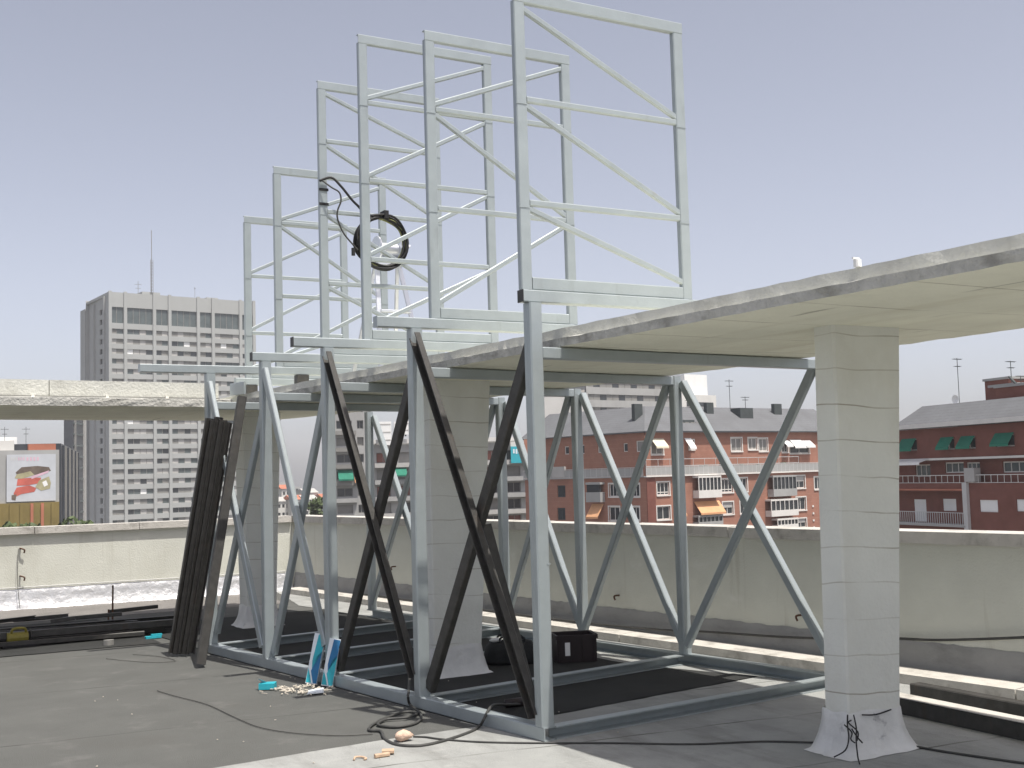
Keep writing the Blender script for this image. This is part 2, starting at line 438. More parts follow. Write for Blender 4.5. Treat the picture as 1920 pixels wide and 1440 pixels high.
# ---------------------------------------------------------------- parapet walls
def parapet(name, label, a, b, nrm, flash_mat, flash_h, flash_bulge, seed):
    """wall from a to b (plan), nrm points to the roof side"""
    a, b, nrm = Vector((*a, 0)), Vector((*b, 0)), Vector((*nrm, 0)).normalized()
    rr = random.Random(seed)
    L = (b - a).length; d = (b - a) / L
    t = empty(name, tuple((a + b) / 2), label, 'wall')
    mb = MB()
    def pt(s, o, z): v = a + d * s + nrm * o; return (v.x, v.y, z)
    def blk(mb, s0, s1, o0, o1, z0, z1):
        vs = [pt(s0,o0,z0), pt(s1,o0,z0), pt(s1,o1,z0), pt(s0,o1,z0), pt(s0,o0,z1), pt(s1,o0,z1), pt(s1,o1,z1), pt(s0,o1,z1)]
        mb.add(vs, [(0,3,2,1),(4,5,6,7),(0,1,5,4),(1,2,6,5),(2,3,7,6),(3,0,4,7)])
    blk(mb, 0, L, -0.22, 0, -0.5, 1.0)
    mb.build('wall_body', 'cream_wall', t)
    # coping in lengths with open joints
    s = 0.0
    while s < L - 0.01:
        e = min(L, s + rr.uniform(1.35, 1.5))
        mb = MB()
        j = rr.uniform(-0.004, 0.004)
        blk(mb, s + 0.004, e - 0.004, -0.26, 0.055, 1.0 + j, 1.09 + j)
        mb.build('coping_slab', 'coping', t)
        s = e
    # upturned flashing, its surface buckled
    mb = MB()
    n = int(L / 0.06); k = 6
    vs = []
    for i in range(n + 1):
        for q in range(k + 1):
            z = flash_h * q / k
            o = 0.012 + flash_bulge * rr.uniform(0, 1) + (0.05 * (1 - q / k) ** 2.5)
            if q == k: o = 0.004
            vs.append(pt(L * i / n, o, z + (rr.uniform(-.006, .006) if q == k else 0.006)))
    fs = [(i*(k+1)+q, (i+1)*(k+1)+q, (i+1)*(k+1)+q+1, i*(k+1)+q+1) for i in range(n) for q in range(k)]
    mb.add(vs, fs)
    mb.build('flashing', flash_mat, t, smooth=True)
    return t, pt

wl, ptl = parapet('parapet_wall', 'sunlit cream parapet wall with crinkled aluminium strip at its foot', (-15.7, left_y(-15.7)), (CORNER[0] - 0.06, left_y(CORNER[0] - 0.06)), (-0.08, -1), 'foil', 0.27, 0.013, 2)
wr, ptr = parapet('parapet_wall', 'long shaded cream parapet wall behind the steel posts', (right_x(-13.7), -13.7), CORNER, (-1, -0.104), 'flashing', 0.27, 0.006, 3)
mb = MB()   # corner pier joins the two walls
mb.box((CORNER[0] - 0.055, CORNER[1] + 0.002, -0.5), (CORNER[0] + 0.24, CORNER[1] + 0.26, 1.085))
mb.build('corner_pier', 'cream_wall', wr)
# iron hooks on the walls
for p in [(2.998, 3.478, 0.393), (3.234, 1.208, 0.377), (2.552, 7.771, 0.480)]:
    v = Vector(p)
    mb = MB()
    tube_into(mb, smoothline([v + Vector((0.02, 0, 0)), v + Vector((-0.05, -0.005, 0.0)), v + Vector((-0.075, -0.02, -0.012)), v + Vector((-0.07, -0.03, -0.04))], 5), 0.009, 6)
    mb.build('wall_hook', 'rust', wr, smooth=True)
for p in [(-1.486, 10.880, 0.807), (-1.485, 10.880, 0.441)]:
    v = Vector(p); v.y = left_y(v.x)
    mb = MB()
    tube_into(mb, smoothline([v + Vector((0, 0.02, 0)), v + Vector((0.01, -0.05, 0)), v + Vector((0.05, -0.06, -0.02)), v + Vector((0.045, -0.05, -0.06))], 5), 0.011, 6)
    mb.build('wall_hook', 'rust', wl, smooth=True)
v = Vector((-1.499, 10.880, 0.807))
tag(tube('wire', [(v.x - .01, left_y(v.x) - 0.03, v.z), (v.x - .02, left_y(v.x) - 0.045, v.z - .25), (v.x - .02, left_y(v.x) - 0.06, 0.3), (v.x, left_y(v.x) - 0.12, 0.02)], 0.004, 'cable'),
    'thin wire hanging from the iron hook on the sunlit parapet', 'wire')
mb = MB()
tube_into(mb, [Vector((x, left_y(x) - 0.016, 0.292)) for x in (-8, -2, 0, 2.1)], 0.007, 6)
mb.build('conduit', 'rail', wl)

# low kerb in front of the right parapet, top in the sun
KY = [-13.5, -6, -0.9, 0.6, 3.1, 4.8, 8.5, 10.3]
t = empty('kerb', (right_x(0) - 0.4, 0, 0), 'low pale kerb running along the foot of the shaded parapet', 'kerb')
mb = MB()
for y0, y1 in zip(KY[:-1], KY[1:]):
    xa, xb = right_x(y0) - 0.10, right_x(y1) - 0.10
    w = 0.22
    vs = [(xa-w, y0+.006, 0.006), (xa, y0+.006, 0.006), (xb, y1-.006, 0.006), (xb-w, y1-.006, 0.006), (xa-w, y0+.006, 0.075), (xa, y0+.006, 0.085), (xb, y1-.006, 0.085), (xb-w, y1-.006, 0.075)]
    mb = MB()
    mb.add(vs, [(0,3,2,1),(4,5,6,7),(0,1,5,4),(1,2,6,5),(2,3,7,6),(3,0,4,7)])
    mb.build('kerb_stone', 'coping', t)

# ---------------------------------------------------------------- concrete canopy
ZB, ZT = 2.39, 2.505
cano = empty('concrete_canopy', (1.3, 1.5, 0), 'cream concrete canopy slab on tapering columns spanning the roof', 'canopy')
def front_x(y): return 0.20 - 0.046 * y
def rear_x(y): return 2.44 if y < 0 else 2.44 - 0.035 * y - 0.012 * y * y
rr = random.Random(11)
N = 150
ys = [-9 + (8.6 + 9) * i / N for i in range(N + 1)]
mb = MB()
vs = []
for y in ys:
    fx, rx = front_x(y), rear_x(y)
    j = lambda a: rr.uniform(-a, a)
    chip = 0.014 if rr.random() < 0.08 else 0.0
    vs += [(fx + j(.003) + chip, y, ZB + j(.002) + chip * 0.4), (fx - 0.003 + j(.003), y, ZB + 0.052 + j(.003)), (fx + 0.045 + j(.003), y, ZB + 0.060 + j(.003)),
           (fx + 0.050 + j(.002), y, ZT + 0.008 + j(.003)), (rx - 0.03, y, ZT), (rx + j(.005), y, ZT - 0.03 + j(.004)), (rx + j(.005), y, ZB + j(.003)),
           ((fx * 2 + rx) / 3, y, ZB - 0.004), ((fx + 2 * rx) / 3, y, ZB - 0.002)]
fs, mi = [], []
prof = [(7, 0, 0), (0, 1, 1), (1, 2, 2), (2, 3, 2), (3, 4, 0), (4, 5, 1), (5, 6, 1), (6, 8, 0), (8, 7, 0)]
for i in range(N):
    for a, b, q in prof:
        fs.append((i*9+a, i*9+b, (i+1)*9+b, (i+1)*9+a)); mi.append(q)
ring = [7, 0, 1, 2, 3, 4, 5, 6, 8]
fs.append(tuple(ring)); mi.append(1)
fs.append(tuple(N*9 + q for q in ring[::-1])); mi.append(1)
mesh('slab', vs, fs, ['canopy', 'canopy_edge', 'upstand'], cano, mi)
# wing of the canopy turning to the left, with an upstand along its edge
def wing_front(x): return 5.98 + 0.085 * (x + 0.3)
def wing_rear(x): return 8.68 + 0.14 * (x - 0.2)
wing_l = -9.0
mb = MB()
n = 60
vs = []
for i in range(n + 1):
    x = wing_l + (front_x(6) - 0.002 - wing_l) * i / n
    j = lambda a: rr.uniform(-a, a)
    vs += [(x, wing_front(x) + j(.006), ZB + j(.004)), (x, wing_front(x) - .004 + j(.005), ZB + .04), (x, wing_front(x) + j(.006), ZT - .035 + j(.004)), (x, wing_front(x) + .04, ZT - 0.028),
           (x, wing_rear(x), ZT - 0.028), (x, wing_rear(x), ZB)]
fs, mi = [], []
for i in range(n):
    for a in range(6):
        b = (a + 1) % 6
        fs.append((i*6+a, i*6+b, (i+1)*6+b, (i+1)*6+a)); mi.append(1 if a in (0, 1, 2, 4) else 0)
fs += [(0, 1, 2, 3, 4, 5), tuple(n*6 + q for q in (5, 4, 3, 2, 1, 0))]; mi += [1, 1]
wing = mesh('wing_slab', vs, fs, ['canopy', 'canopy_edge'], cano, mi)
mb = MB()
xa, xb = wing_l, front_x(6.0) - 0.12
for x0, x1 in [(wing_l, -6.2), (-6.192, -3.9), (-3.892, -1.9), (-1.892, xb)]:
    mb = MB()
    f0, f1 = wing_front(x0) + 0.10, wing_front(x1) + 0.10
    vs = [(x0, f0, 2.492), (x1, f1, 2.492), (x1, f1 + .18, 2.492), (x0, f0 + .18, 2.492), (x0, f0, 2.645), (x1, f1, 2.645), (x1, f1 + .18, 2.645), (x0, f0 + .18, 2.645)]
    mb.add(vs, [(0,3,2,1),(4,5,6,7),(0,1,5,4),(1,2,6,5),(2,3,7,6),(3,0,4,7)])
    mb.build('upstand', 'upstand', wing)
mb = MB()
for x in (-7.5, -6, -4.5, -3, -2.05, -1.35, -0.75):
    mb.box((x - .015, wing_front(x) + .06, 2.462), (x + .015, wing_front(x) + .13, 2.50))
mb.build('clip', 'trim', wing)
mb = MB()
tube_into(mb, [Vector((x, wing_front(x) + 0.075, 2.478)) for x in (wing_l, -5, -2, xb)], 0.012, 6)  # dark tube standing in for the shadow line in the gap below the upstand
mb.build('gap_shadow_line', 'cable', wing)
# folded sheet-metal end piece where wing and slab meet
mb = MB()
sweep(mb, (front_x(5.7) - 0.02, 5.55, 2.56), (front_x(6.0) + 0.02, 6.12, 2.58), rect(0.02, 0.13))
mb.build('end_plate', 'steel', cano)

def column(bx0, bx1, by0, by1, tx0, tx1, ty0, ty1, seed):
    rr = random.Random(seed)
    k = 16
    vs = []
    for i in range(k + 1):
        t = i / k
        L = lambda a, b: a + (b - a) * t
        z = 0.0 + (ZB - 0.003) * t
        x0, x1, y0, y1 = L(bx0, tx0), L(bx1, tx1), L(by0, ty0), L(by1, ty1)
        c = 0.012
        ring = [(x0+c, y0), (x1-c, y0), (x1, y0+c), (x1, y1-c), (x1-c, y1), (x0+c, y1), (x0, y1-c), (x0, y0+c)]
        vs += [(x + rr.uniform(-.0015, .0015), y + rr.uniform(-.0015, .0015), z) for x, y in ring]
    fs = [(i*8+a, i*8+(a+1) % 8, (i+1)*8+(a+1) % 8, (i+1)*8+a) for i in range(k) for a in range(8)]
    fs += [tuple(range(8))[::-1], tuple(range(k*8, k*8+8))]
    c = mesh('column', vs, fs, 'column', cano)
    # felt skirt dressed up the foot, softly creased
    vs = []
    steps = [(0.004, 0.240), (0.009, 0.228), (0.013, 0.19), (0.019, 0.15), (0.027, 0.11), (0.037, 0.075), (0.049, 0.047), (0.062, 0.026), (0.078, 0.013), (0.098, 0.008)]
    per = []
    for (xa, ya, xb, yb) in [(bx0,by0,bx1,by0), (bx1,by0,bx1,by1), (bx1,by1,bx0,by1), (bx0,by1,bx0,by0)]:
        for k in range(10): per.append((xa + (xb-xa)*k/10, ya + (yb-ya)*k/10))
    np_ = len(per)
    cxm, cym = (bx0+bx1)/2, (by0+by1)/2
    ph = [rr.uniform(0, 6.28) for _ in range(4)]
    for q, (o, z) in enumerate(steps):
        for k, (x, y) in enumerate(per):
            dx, dy = (x - cxm) / ((bx1-bx0)/2), (y - cym) / ((by1-by0)/2)
            ex = max(-1, min(1, dx)) if abs(abs(dx) - 1) < 1e-6 else dx ** 5
            ey = max(-1, min(1, dy)) if abs(abs(dy) - 1) < 1e-6 else dy ** 5
            l = math.hypot(ex, ey)
            w = 0.006 * (math.sin(k * .9 + ph[0] + q * .5) + .6 * math.sin(k * 2.1 + ph[1] - q)) * min(1, q / 4)
            vs.append((x + ex / l * (o * min(l, 1.2) + w), y + ey / l * (o * min(l, 1.2) + w), z + (0.008 * math.sin(k * .7 + ph[2]) if 0 <= q < 4 else 0)))
    fs = [(q*np_+a, (q+1)*np_+a, (q+1)*np_+(a+1) % np_, q*np_+(a+1) % np_) for q in range(len(steps)-1) for a in range(np_)]
    mesh('column_skirt', vs, fs, 'skirt', c, smooth=True)
    return c
c1 = column(1.117, 1.51, -1.38, -1.19, 1.095, 1.63, -1.43, -1.27, 1)
column(0.458, 0.879, 2.43, 2.66, 0.46, 1.04, 2.43, 2.68, 2)
column(0.30, 0.62, 6.75, 7.04, 0.26, 0.70, 6.72, 7.06, 3)
column(1.75, 2.15, -5.6, -5.3, 1.7, 2.25, -5.6, -5.3, 4)
# dark tar drips on the near column's skirt
mb = MB()
for pts in [[(1.085, -1.405, .24), (1.055, -1.43, .19), (1.03, -1.46, .13), (0.99, -1.47, .075), (0.955, -1.42, .035)],
            [(1.13, -1.405, .235), (1.12, -1.43, .17), (1.09, -1.455, .12), (1.07, -1.475, .085), (1.03, -1.52, .04), (1.0, -1.56, .018)],
            [(1.085, -1.43, .17), (1.10, -1.45, .13), (1.14, -1.45, .09)], [(1.06, -1.40, .19), (1.085, -1.43, .15), (1.06, -1.445, .12), (1.075, -1.46, .10)],
            [(1.20, -1.40, .225), (1.30, -1.405, .215), (1.42, -1.405, .228)], [(1.10, -1.415, .21), (1.075, -1.42, .20), (1.12, -1.44, .15), (1.09, -1.46, .11)]]:
    tube_into(mb, smoothline(pts, 4), 0.0042, 6)
mb.build('tar_mark', 'black', c1, smooth=True)

# ================================================================ STEEL SUPPORT STRUCTURE
PX = [(0.0, 0.0), (-0.153, 1.379), (-0.300, 2.698), (-0.429, 3.862), (-0.567, 5.102)]      # front posts
QX = [(2.61, 0.20), (2.41, 1.71), (2.32, 3.10), (2.17, 4.28), (2.00, 5.46), (1.77, 6.72)]   # rear posts
BH = 0.085           # base beam height
HT = 2.656           # underside of the top beams
sup = empty('steel_support_structure', (0.9, 2.6, 0), 'grey painted steel support structure of posts and crossed braces around the canopy', 'steel structure')
PW = 0.088
def post(x, y, z0, z1, w=PW, name='post'):
    # two channels set toe to toe: a box with a recessed joint
    mb = MB()
    h = w/2; c = .008; g = .002; d = .003
    poly = [(-h+c, -h), (h-c, -h), (h, -h+c), (h, -g), (h-d, 0), (h, g), (h, h-c), (h-c, h), (-h+c, h), (-h, h-c), (-h, g), (-h+d, 0), (-h, -g), (-h, -h+c)]
    prism(mb, [(x + a, y + b) for a, b in poly], z0, z1)
    return mb.build(name, 'steel', sup)
for i, (x, y) in enumerate(PX):
    p = post(x, y, BH + .002, HT - .002)
    if i == 0:
        mb = MB(); mb.box((x + PW/2 - 0.02, y - PW/2 - 0.003, 1.05 + .0), (x + PW/2 + 0.002, y - PW/2 - .0005, 1.06)); mb.build('weld_seam', 'steel', p)
for i, (x, y) in enumerate(QX):
    post(x, y, BH + .002, 2.385, 0.082)
# base beams
def base(a, b, ext=0.05, flip=False, z=BH/2, drop=0.0):
    a, b = Vector((*a, z + .004)), Vector((*b, z + .004))
    d = (b - a).normalized()
    return bar('base_beam', a - d * ext, b + d * ext, chan(0.085, BH - drop, 0.009, flip), 'steel', sup)
base(PX[0], PX[4], 0.045, False)
base(QX[0], QX[5], 0.06, True)
for i in range(5):
    a, b = Vector(PX[i]), Vector(QX[i])
    d = (b - a).normalized()
    base(tuple(a + d * 0.055), tuple(b - d * 0.055), 0.0, False, BH/2 - .002, 0.006)
# crossbeams tight under the canopy
for i in range(5):
    a, b = Vector((*PX[i], 2.346)), Vector((*QX[i], 2.346))
    d = (b - a).normalized()
    bar('crossbeam', a + d * 0.05, b - d * 0.045, chan(0.06, 0.072, 0.008, True), 'steel', sup)
for i in range(5):
    a, b = Vector((*QX[i], 2.31)), Vector((*QX[i+1], 2.31))
    d = (b - a).normalized()
# top beams that carry the frames
FY = [0.0, 1.379, 2.698, 3.862, 5.102, 6.40]
TB0 = [-0.08, -0.45, -0.59, -0.55, -1.23, 0.08]
FX0 = [-0.082, -0.026, 0.012, 0.098, 0.092, 0.192]
FX1 = [1.245, 1.228, 1.272, 1.340, 1.315, 1.402]
FZT = [4.635, 4.856, 5.283, 5.257, 4.757, 4.525]
FZ0 = 2.735
for i in range(6):
    bar('top_beam', (TB0[i], FY[i] + 0.0, HT + .0385), (FX1[i] + 0.10, FY[i], HT + .0385), chan(0.07, 0.076, 0.008, True), 'steel', sup)
    mb = MB()
    mb.box((TB0[i] - .004, FY[i] - .036, HT), (TB0[i] - .001, FY[i] + .036, HT + .077))
    mb.build('end_cap', 'dark_steel' if i in (2, 3, 0) else 'steel', sup)
    mb = MB()
    mb.box((FX1[i] - 0.08, FY[i] - .05, ZT + .013), (FX1[i] + 0.07, FY[i] + .05, HT - .002))
    mb.build('packing_block', 'dark_steel', sup)
mb = MB(); mb.box((FX0[5], FY[5] - .05, ZT + .013), (FX0[5] + 0.12, FY[5] + .05, HT - .002)); mb.build('packing_block', 'dark_steel', sup)
mb = MB(); mb.box((0.30, FY[4] - .05, ZT + .013), (0.42, FY[4] + .05, HT - .002)); mb.build('packing_block', 'dark_steel', sup)

# crossed braces
def brace(a, za, b, zb, off, material, label=None, w=0.045, h=0.075):
    a, b = Vector((*a, za)), Vector((*b, zb))
    flat = Vector((b.x - a.x, b.y - a.y, 0)).normalized()
    side = Vector((flat.y, -flat.x, 0))
    if side.x > 0: side = -side
    a = a + side * off + flat * 0.055; b = b + side * off - flat * 0.055
    o = bar('brace', a, b, chan(w, h, 0.007, False) if material == 'dark_steel' else rect(w, h), material, sup)
    if label: o['label'] = label
    return o
D = 'unpainted dark steel brace'
brace(PX[1], 2.60, PX[0], 0.14, 0.030, 'dark_steel', D, 0.05, 0.085)
brace(PX[0], 2.42, PX[1], 0.14, -0.028, 'dark_steel', D, 0.05, 0.085)
brace(PX[2], 2.60, PX[1], 0.22, 0.030, 'dark_steel', D, 0.05, 0.08)
brace(PX[1], 2.36, PX[2], 0.13, -0.028, 'dark_steel', D, 0.05, 0.08)
brace(PX[3], 2.58, PX[2], 0.30, 0.028, 'steel')
brace(PX[2], 2.36, PX[3], 0.13, -0.026, 'steel')
brace(PX[4], 2.56, PX[3], 0.18, 0.028, 'steel')
brace(PX[3], 2.30, PX[4], 0.20, -0.026, 'steel')
for i in range(5):
    brace(QX[i+1], 2.33, QX[i], 0.16, -0.034, 'steel', None, 0.062, 0.066)
    brace(QX[i], 2.33, QX[i+1], 0.16, 0.032, 'steel', None, 0.05, 0.066)
# gussets at the post feet
for (x, y) in PX[:3]:
    mb = MB()
    mb.add([(x + .05, y + .06, BH + .006), (x + .05, y + .20, BH + .006), (x + .05, y + .06, BH + .13), (x + .056, y + .06, BH + .006), (x + .056, y + .20, BH + .006), (x + .056, y + .06, BH + .13)],
           [(0, 1, 2), (5, 4, 3), (0, 3, 4, 1), (1, 4, 5, 2), (2, 5, 3, 0)])
    mb.build('gusset', 'steel', sup)

# ================================================================ UPRIGHT SIGN FRAMES
LEV = [[3.938, 3.282],
       [4.275, 3.543],
       [4.713, 4.059, 3.400],
       [4.701, 4.045, 3.384],
       [4.187, 3.446],
       [3.863, 3.232]]
PAT = ['ddd', 'udu', 'uuuu', 'dddd', 'udu', 'uuu']
FLAB = ['nearest tall grey sign frame with three diagonals falling to the right',
        'grey sign frame second from the camera with zigzag diagonals',
        'tall grey sign frame third from the camera with diagonals rising to the right',
        'fourth grey sign frame from the camera, cable loops tied to its post',
        'fifth grey sign frame from the camera, lower than the ones before it',
        'farthest and lowest grey sign frame, in front of the tower block']
for i in range(6):
    x0, x1, y, zt = FX0[i], FX1[i], FY[i], FZT[i]
    t = empty('sign_frame', ((x0 + x1) / 2, y, FZ0), FLAB[i], 'frame', 'upright sign frames in a row on the support structure')
    w, dp = 0.078, 0.04
    xl, xr = x0 + w/2, x1 - w/2
    zb = FZ0 + .0015
    up_post = chan(dp, w, 0.007, True)
    def vpost(x, flip):
        mb = MB()
        # channel upright, web facing the camera side
        pr = [(-w/2 + .006, -dp/2), (w/2 - .006, -dp/2), (w/2, -dp/2 + .006), (w/2, dp/2), (w/2 - .008, dp/2), (w/2 - .008, -dp/2 + .008), (-w/2 + .008, -dp/2 + .008), (-w/2 + .008, dp/2), (-w/2, dp/2), (-w/2, -dp/2 + .006)]
        n = len(pr)
        vs = [(x + a, y + b, zb) for a, b in pr] + [(x + a, y + b, zt - w - .001) for a, b in pr]
        mb.add(vs, [(k, (k+1) % n, n+(k+1) % n, n+k) for k in range(n)] + [tuple(range(n))[::-1], tuple(range(n, 2*n))])
        o = mb.build('upright', 'steel', t)
        # splice plates / bolts
        for zz in LEV[i][:2]:
            mb = MB(); mb.box((x - w/2 - .003, y - dp/2 - .004, zz - .035), (x + w/2 - .004, y - dp/2 - .0005, zz - .03)); mb.build('weld_bead', 'steel', o)
        return o
    vpost(xl, False); vpost(xr, True)
    bar('top_rail', (x0, y, zt - w/2), (x1, y, zt - w/2), chan(dp, w, 0.008, True), 'steel', t)
    bar('bottom_rail', (xl + w/2 + .001, y, zb + w/2), (xr - w/2 - .001, y, zb + w/2), chan(dp, w, 0.008, True), 'steel', t)
    lv = [zt - w] + LEV[i] + [zb + w]
    for z in LEV[i]:
        bar('rung', (xl + w/2 + .001, y - 0.002, z), (xr - w/2 - .001, y - 0.002, z), rect(0.034, 0.040), 'steel', t)
    for k, pch in enumerate(PAT[i]):
        zt_, zb_ = lv[k] - 0.035, lv[k+1] + 0.035
        a = (xl + w/2 - .01, y, zt_ if pch == 'd' else zb_)
        b = (xr - w/2 + .01, y, zb_ if pch == 'd' else zt_)
        bar('diagonal', a, b, rect(0.032, 0.038), 'steel', t)

# ================================================================ THINGS ON THE STRUCTURE
# coil of black hose hung on the fourth frame
t = empty('hose_coil', (0.682, 3.800, 3.538), 'black hose coil hung from a rung of the fourth sign frame', 'hose')
cc = Vector((0.697, 3.820, 3.793))
rr = random.Random(5)
for k in range(9):
    mb = MB()
    rx = 0.245 + rr.uniform(-.028, .020); rz = 0.245 + rr.uniform(-.028, .018)
    oy = rr.uniform(-.030, .030); ph = rr.uniform(0, 6)
    pts = [cc + Vector((rx * math.cos(a) + .006 * math.sin(3*a+ph), oy + .012 * math.sin(2*a+ph), rz * math.sin(a) + .006 * math.sin(5*a+ph))) for a in [2*math.pi*i/40 for i in range(40)]]
    tube_into(mb, pts, 0.0105, 7, 0, True)
    mb.build('hose_turn', 'hose_green' if k in (3, 7) else 'black', t, smooth=True)
mb = MB()
v = Vector((0.730, 3.820, 4.058))
mb.box((v.x - .022, v.y - .045, v.z - .045), (v.x + .022, v.y + .06, v.z + .03))
mb.build('tie', 'black', t)
tag(tube('cable', [(0.092, 3.820, 4.313), (0.198, 3.800, 4.349), (0.274, 3.760, 4.268), (0.368, 3.740, 4.149), (0.429, 3.740, 4.095), (0.515, 3.770, 4.034), (0.602, 3.800, 4.028)], 0.012, 'black'), 'thick black cable arching from the fourth frame post to the hose coil', 'cable')
tag(tube('cable', [(0.115, 3.800, 4.311), (0.181, 3.760, 4.249), (0.253, 3.750, 4.205), (0.267, 3.750, 4.127), (0.239, 3.760, 4.043), (0.241, 3.770, 3.962), (0.296, 3.770, 3.838), (0.387, 3.770, 3.737), (0.434, 3.770, 3.691)], 0.008, 'cable'), 'thin dark cable dangling in a bow beside the hose coil', 'cable')
v = Vector((0.387, 3.770, 3.707))
tag(bar('cable_plug', v, v - Vector((0, 0, 0.07)), rect(0.03, 0.03), 'black'), 'small black plug on the end of the dangling cable', 'plug')
for zz, lab in zip([4.241, 4.108], ('upper black clamp on the fourth frame post', 'lower black clamp on the fourth frame post')):
    mb = MB()
    mb.box((FX0[3] - .006, FY[3] - .028, zz - .012), (FX0[3] + .084, FY[3] - .0215, zz + .012))
    tag(mb.build('clamp', 'black'), lab, 'clamp')

# stepladder with a floodlight on top, standing on the canopy behind the coil
LX, LY = 1.03, 4.45
t = empty('stepladder', (LX, LY, ZT), 'white metal stepladder standing on the canopy behind the hose coil', 'ladder')
ztop = 3.69
zg = ZT + 0.014
for s in (-1, 1):
    bar('rail', (LX + s*.24, LY - .34, zg), (LX + s*.12, LY - .02, ztop), rect(0.022, 0.05), 'alu', t, (1, 0, 0))
    bar('rear_leg', (LX + s*.24, LY + .42, zg), (LX + s*.12, LY + .03, ztop), rect(0.022, 0.04), 'alu', t, (1, 0, 0))
for k in range(4):
    f = 0.16 + 0.22 * k
    z = zg + (ztop - zg) * f
    yy = LY - .34 + .32 * f; hw = .24 - .12 * f
    bar('step', (LX - hw + .012, yy, z), (LX + hw - .012, yy, z), rect(0.09, 0.022), 'alu', t)
mb = MB(); mb.box((LX - .14, LY - .10, ztop + .001), (LX + .14, LY + .10, ztop + .025)); mb.build('top_tray', 'alu', t)
# portable winch drum on the tray
t = empty('winch', (LX, LY, ztop + .03), 'silver winch drum on the stepladder seen through the hose coil', 'winch')
mb = MB()
rings = [(-.12, .13), (-.105, .13), (-.105, .07), (.105, .07), (.105, .13), (.12, .13)]
n = 20
vs = []
for (xx, r_) in rings:
    vs += [(LX + xx, LY + r_ * math.cos(2*math.pi*k/n), ztop + .165 + r_ * math.sin(2*math.pi*k/n)) for k in range(n)]
fs = [(q*n+k, q*n+(k+1) % n, (q+1)*n+(k+1) % n, (q+1)*n+k) for q in range(5) for k in range(n)] + [tuple(range(n))[::-1], tuple(range(5*n, 6*n))]
mb.add(vs, fs)
mb.build('drum', 'alu', t)
mb = MB(); mb.box((LX - .13, LY - .09, ztop + .026), (LX + .13, LY + .09, ztop + .045)); mb.build('foot_plate', 'alu', t)
mb = MB(); tube_into(mb, [Vector((LX + .12, LY, ztop + .165)), Vector((LX + .19, LY, ztop + .165)), Vector((LX + .19, LY - .12, ztop + .20))], .012, 8); mb.build('crank', 'alu', t)
# small white can left on the canopy edge
v = Vector((0.338, -2.490, 2.510))
v = Vector((0.36, -2.33, ZT + .010))
mb = MB()
n = 14
vs = [(v.x + .018 * math.cos(2*math.pi*k/n), v.y + .018 * math.sin(2*math.pi*k/n), v.z + z) for z in (0, .035) for k in range(n)]
mb.add(vs, [(k, (k+1) % n, n+(k+1) % n, n+k) for k in range(n)] + [tuple(range(n))[::-1], tuple(range(n, 2*n))])
mb.box((v.x - .03, v.y - .005, v.z + .036), (v.x + .012, v.y + .005, v.z + .044))
tag(mb.build('paint_can', 'white'), 'small white can left on the canopy edge at upper right', 'can')

# ================================================================ THINGS ON THE ROOF
# loose dark steel channels leaning on the last front post
rr = random.Random(21)
ax, ay = PX[4]
for k in range(5):
    b = Vector((-0.894, 5.100, 0.030)) + Vector((-0.045 + 0.034 * k, 0.03 - 0.03 * k + rr.uniform(-.03, .03), 0.0))
    tp = Vector((-0.628, 4.660, 2.167)) + Vector((-0.065 + 0.036 * k, 0.01 - .02 * k, rr.uniform(-.03, .06)))
    tag(bar('steel_channel', b, tp, chan(0.05, 0.075, 0.007, k % 2 == 0), 'dark_steel', None, (1, 0, 0)),
        'unpainted dark steel channel in the bundle leaning on the leftmost post', 'steel channel', 'bundle of dark channels leaning on the leftmost post')
b = Vector((-0.910, 4.262, 0.030)); tp = Vector((-0.400, 4.620, 2.399))
tag(bar('steel_channel', b, tp, chan(0.05, 0.08, 0.007), 'dark_steel', None, (1, 0, 0)), 'single dark steel channel leaning right of the channel bundle', 'steel channel')

tag(bar('steel_channel', (0.300, 0.626, 0.030), (0.147, 0.950, 1.264), chan(0.05, 0.075, 0.007), 'dark_steel', None, (1, 0, 0)), 'dark steel channel propped behind the nearest pair of crossed braces', 'steel channel')

# pile of dark bars lying in the shade of the canopy wing
pile = []
for k in range(14):
    x0 = -3.0 + rr.uniform(-.6, .5); x1 = rr.uniform(-1.1, -0.35)
    y0 = 6.95 + .085 * (k % 8) + rr.uniform(-.02, .02); yy = y0 + rr.uniform(-.08, .05) - 0.12
    z = 0.045 + 0.075 * (k // 8)
    tag(bar('steel_bar', (x0, y0, z), (x1, yy, z), chan(0.07, 0.07, 0.008, k % 2 == 0) if k % 3 else rect(0.05, 0.05), 'dark_steel'),
        'long dark steel bar in the pile lying in the shade of the canopy wing', 'steel bar', 'pile of dark bars on the ground at the left')
for k in range(10):
    x0 = rr.uniform(-2.9, -0.7); y0 = rr.uniform(6.72, 7.75); a_ = rr.uniform(-.5, .5); l_ = rr.uniform(.2, .6)
    z = .19 + rr.uniform(0, .03) if y0 > 6.95 else .03
    tag(bar('steel_offcut', (x0 - l_/2, y0 - a_*l_/2, z), (x0 + l_/2, y0 + a_*l_/2, z + rr.uniform(0, .03)), chan(0.045, 0.04, 0.006, k % 2 == 0), 'dark_steel'),
        'short dark steel offcut strewn over the pile of bars', 'steel offcut', 'short offcuts strewn over the pile of bars')
v = Vector((-0.969, 8.057, 0.100))
tag(bar('iron_stake', (v.x, 7.62, 0.1), (v.x + .005, 7.62, 0.50), rect(0.018, 0.018), 'rust'), 'thin iron stake standing upright in the pile of dark bars', 'stake')
tag(bar('iron_stake', (v.x - .05, 7.60, 0.1), (v.x - .045, 7.60, 0.24), rect(0.018, 0.018), 'rust'), 'short iron stub beside the upright stake in the pile', 'stake')
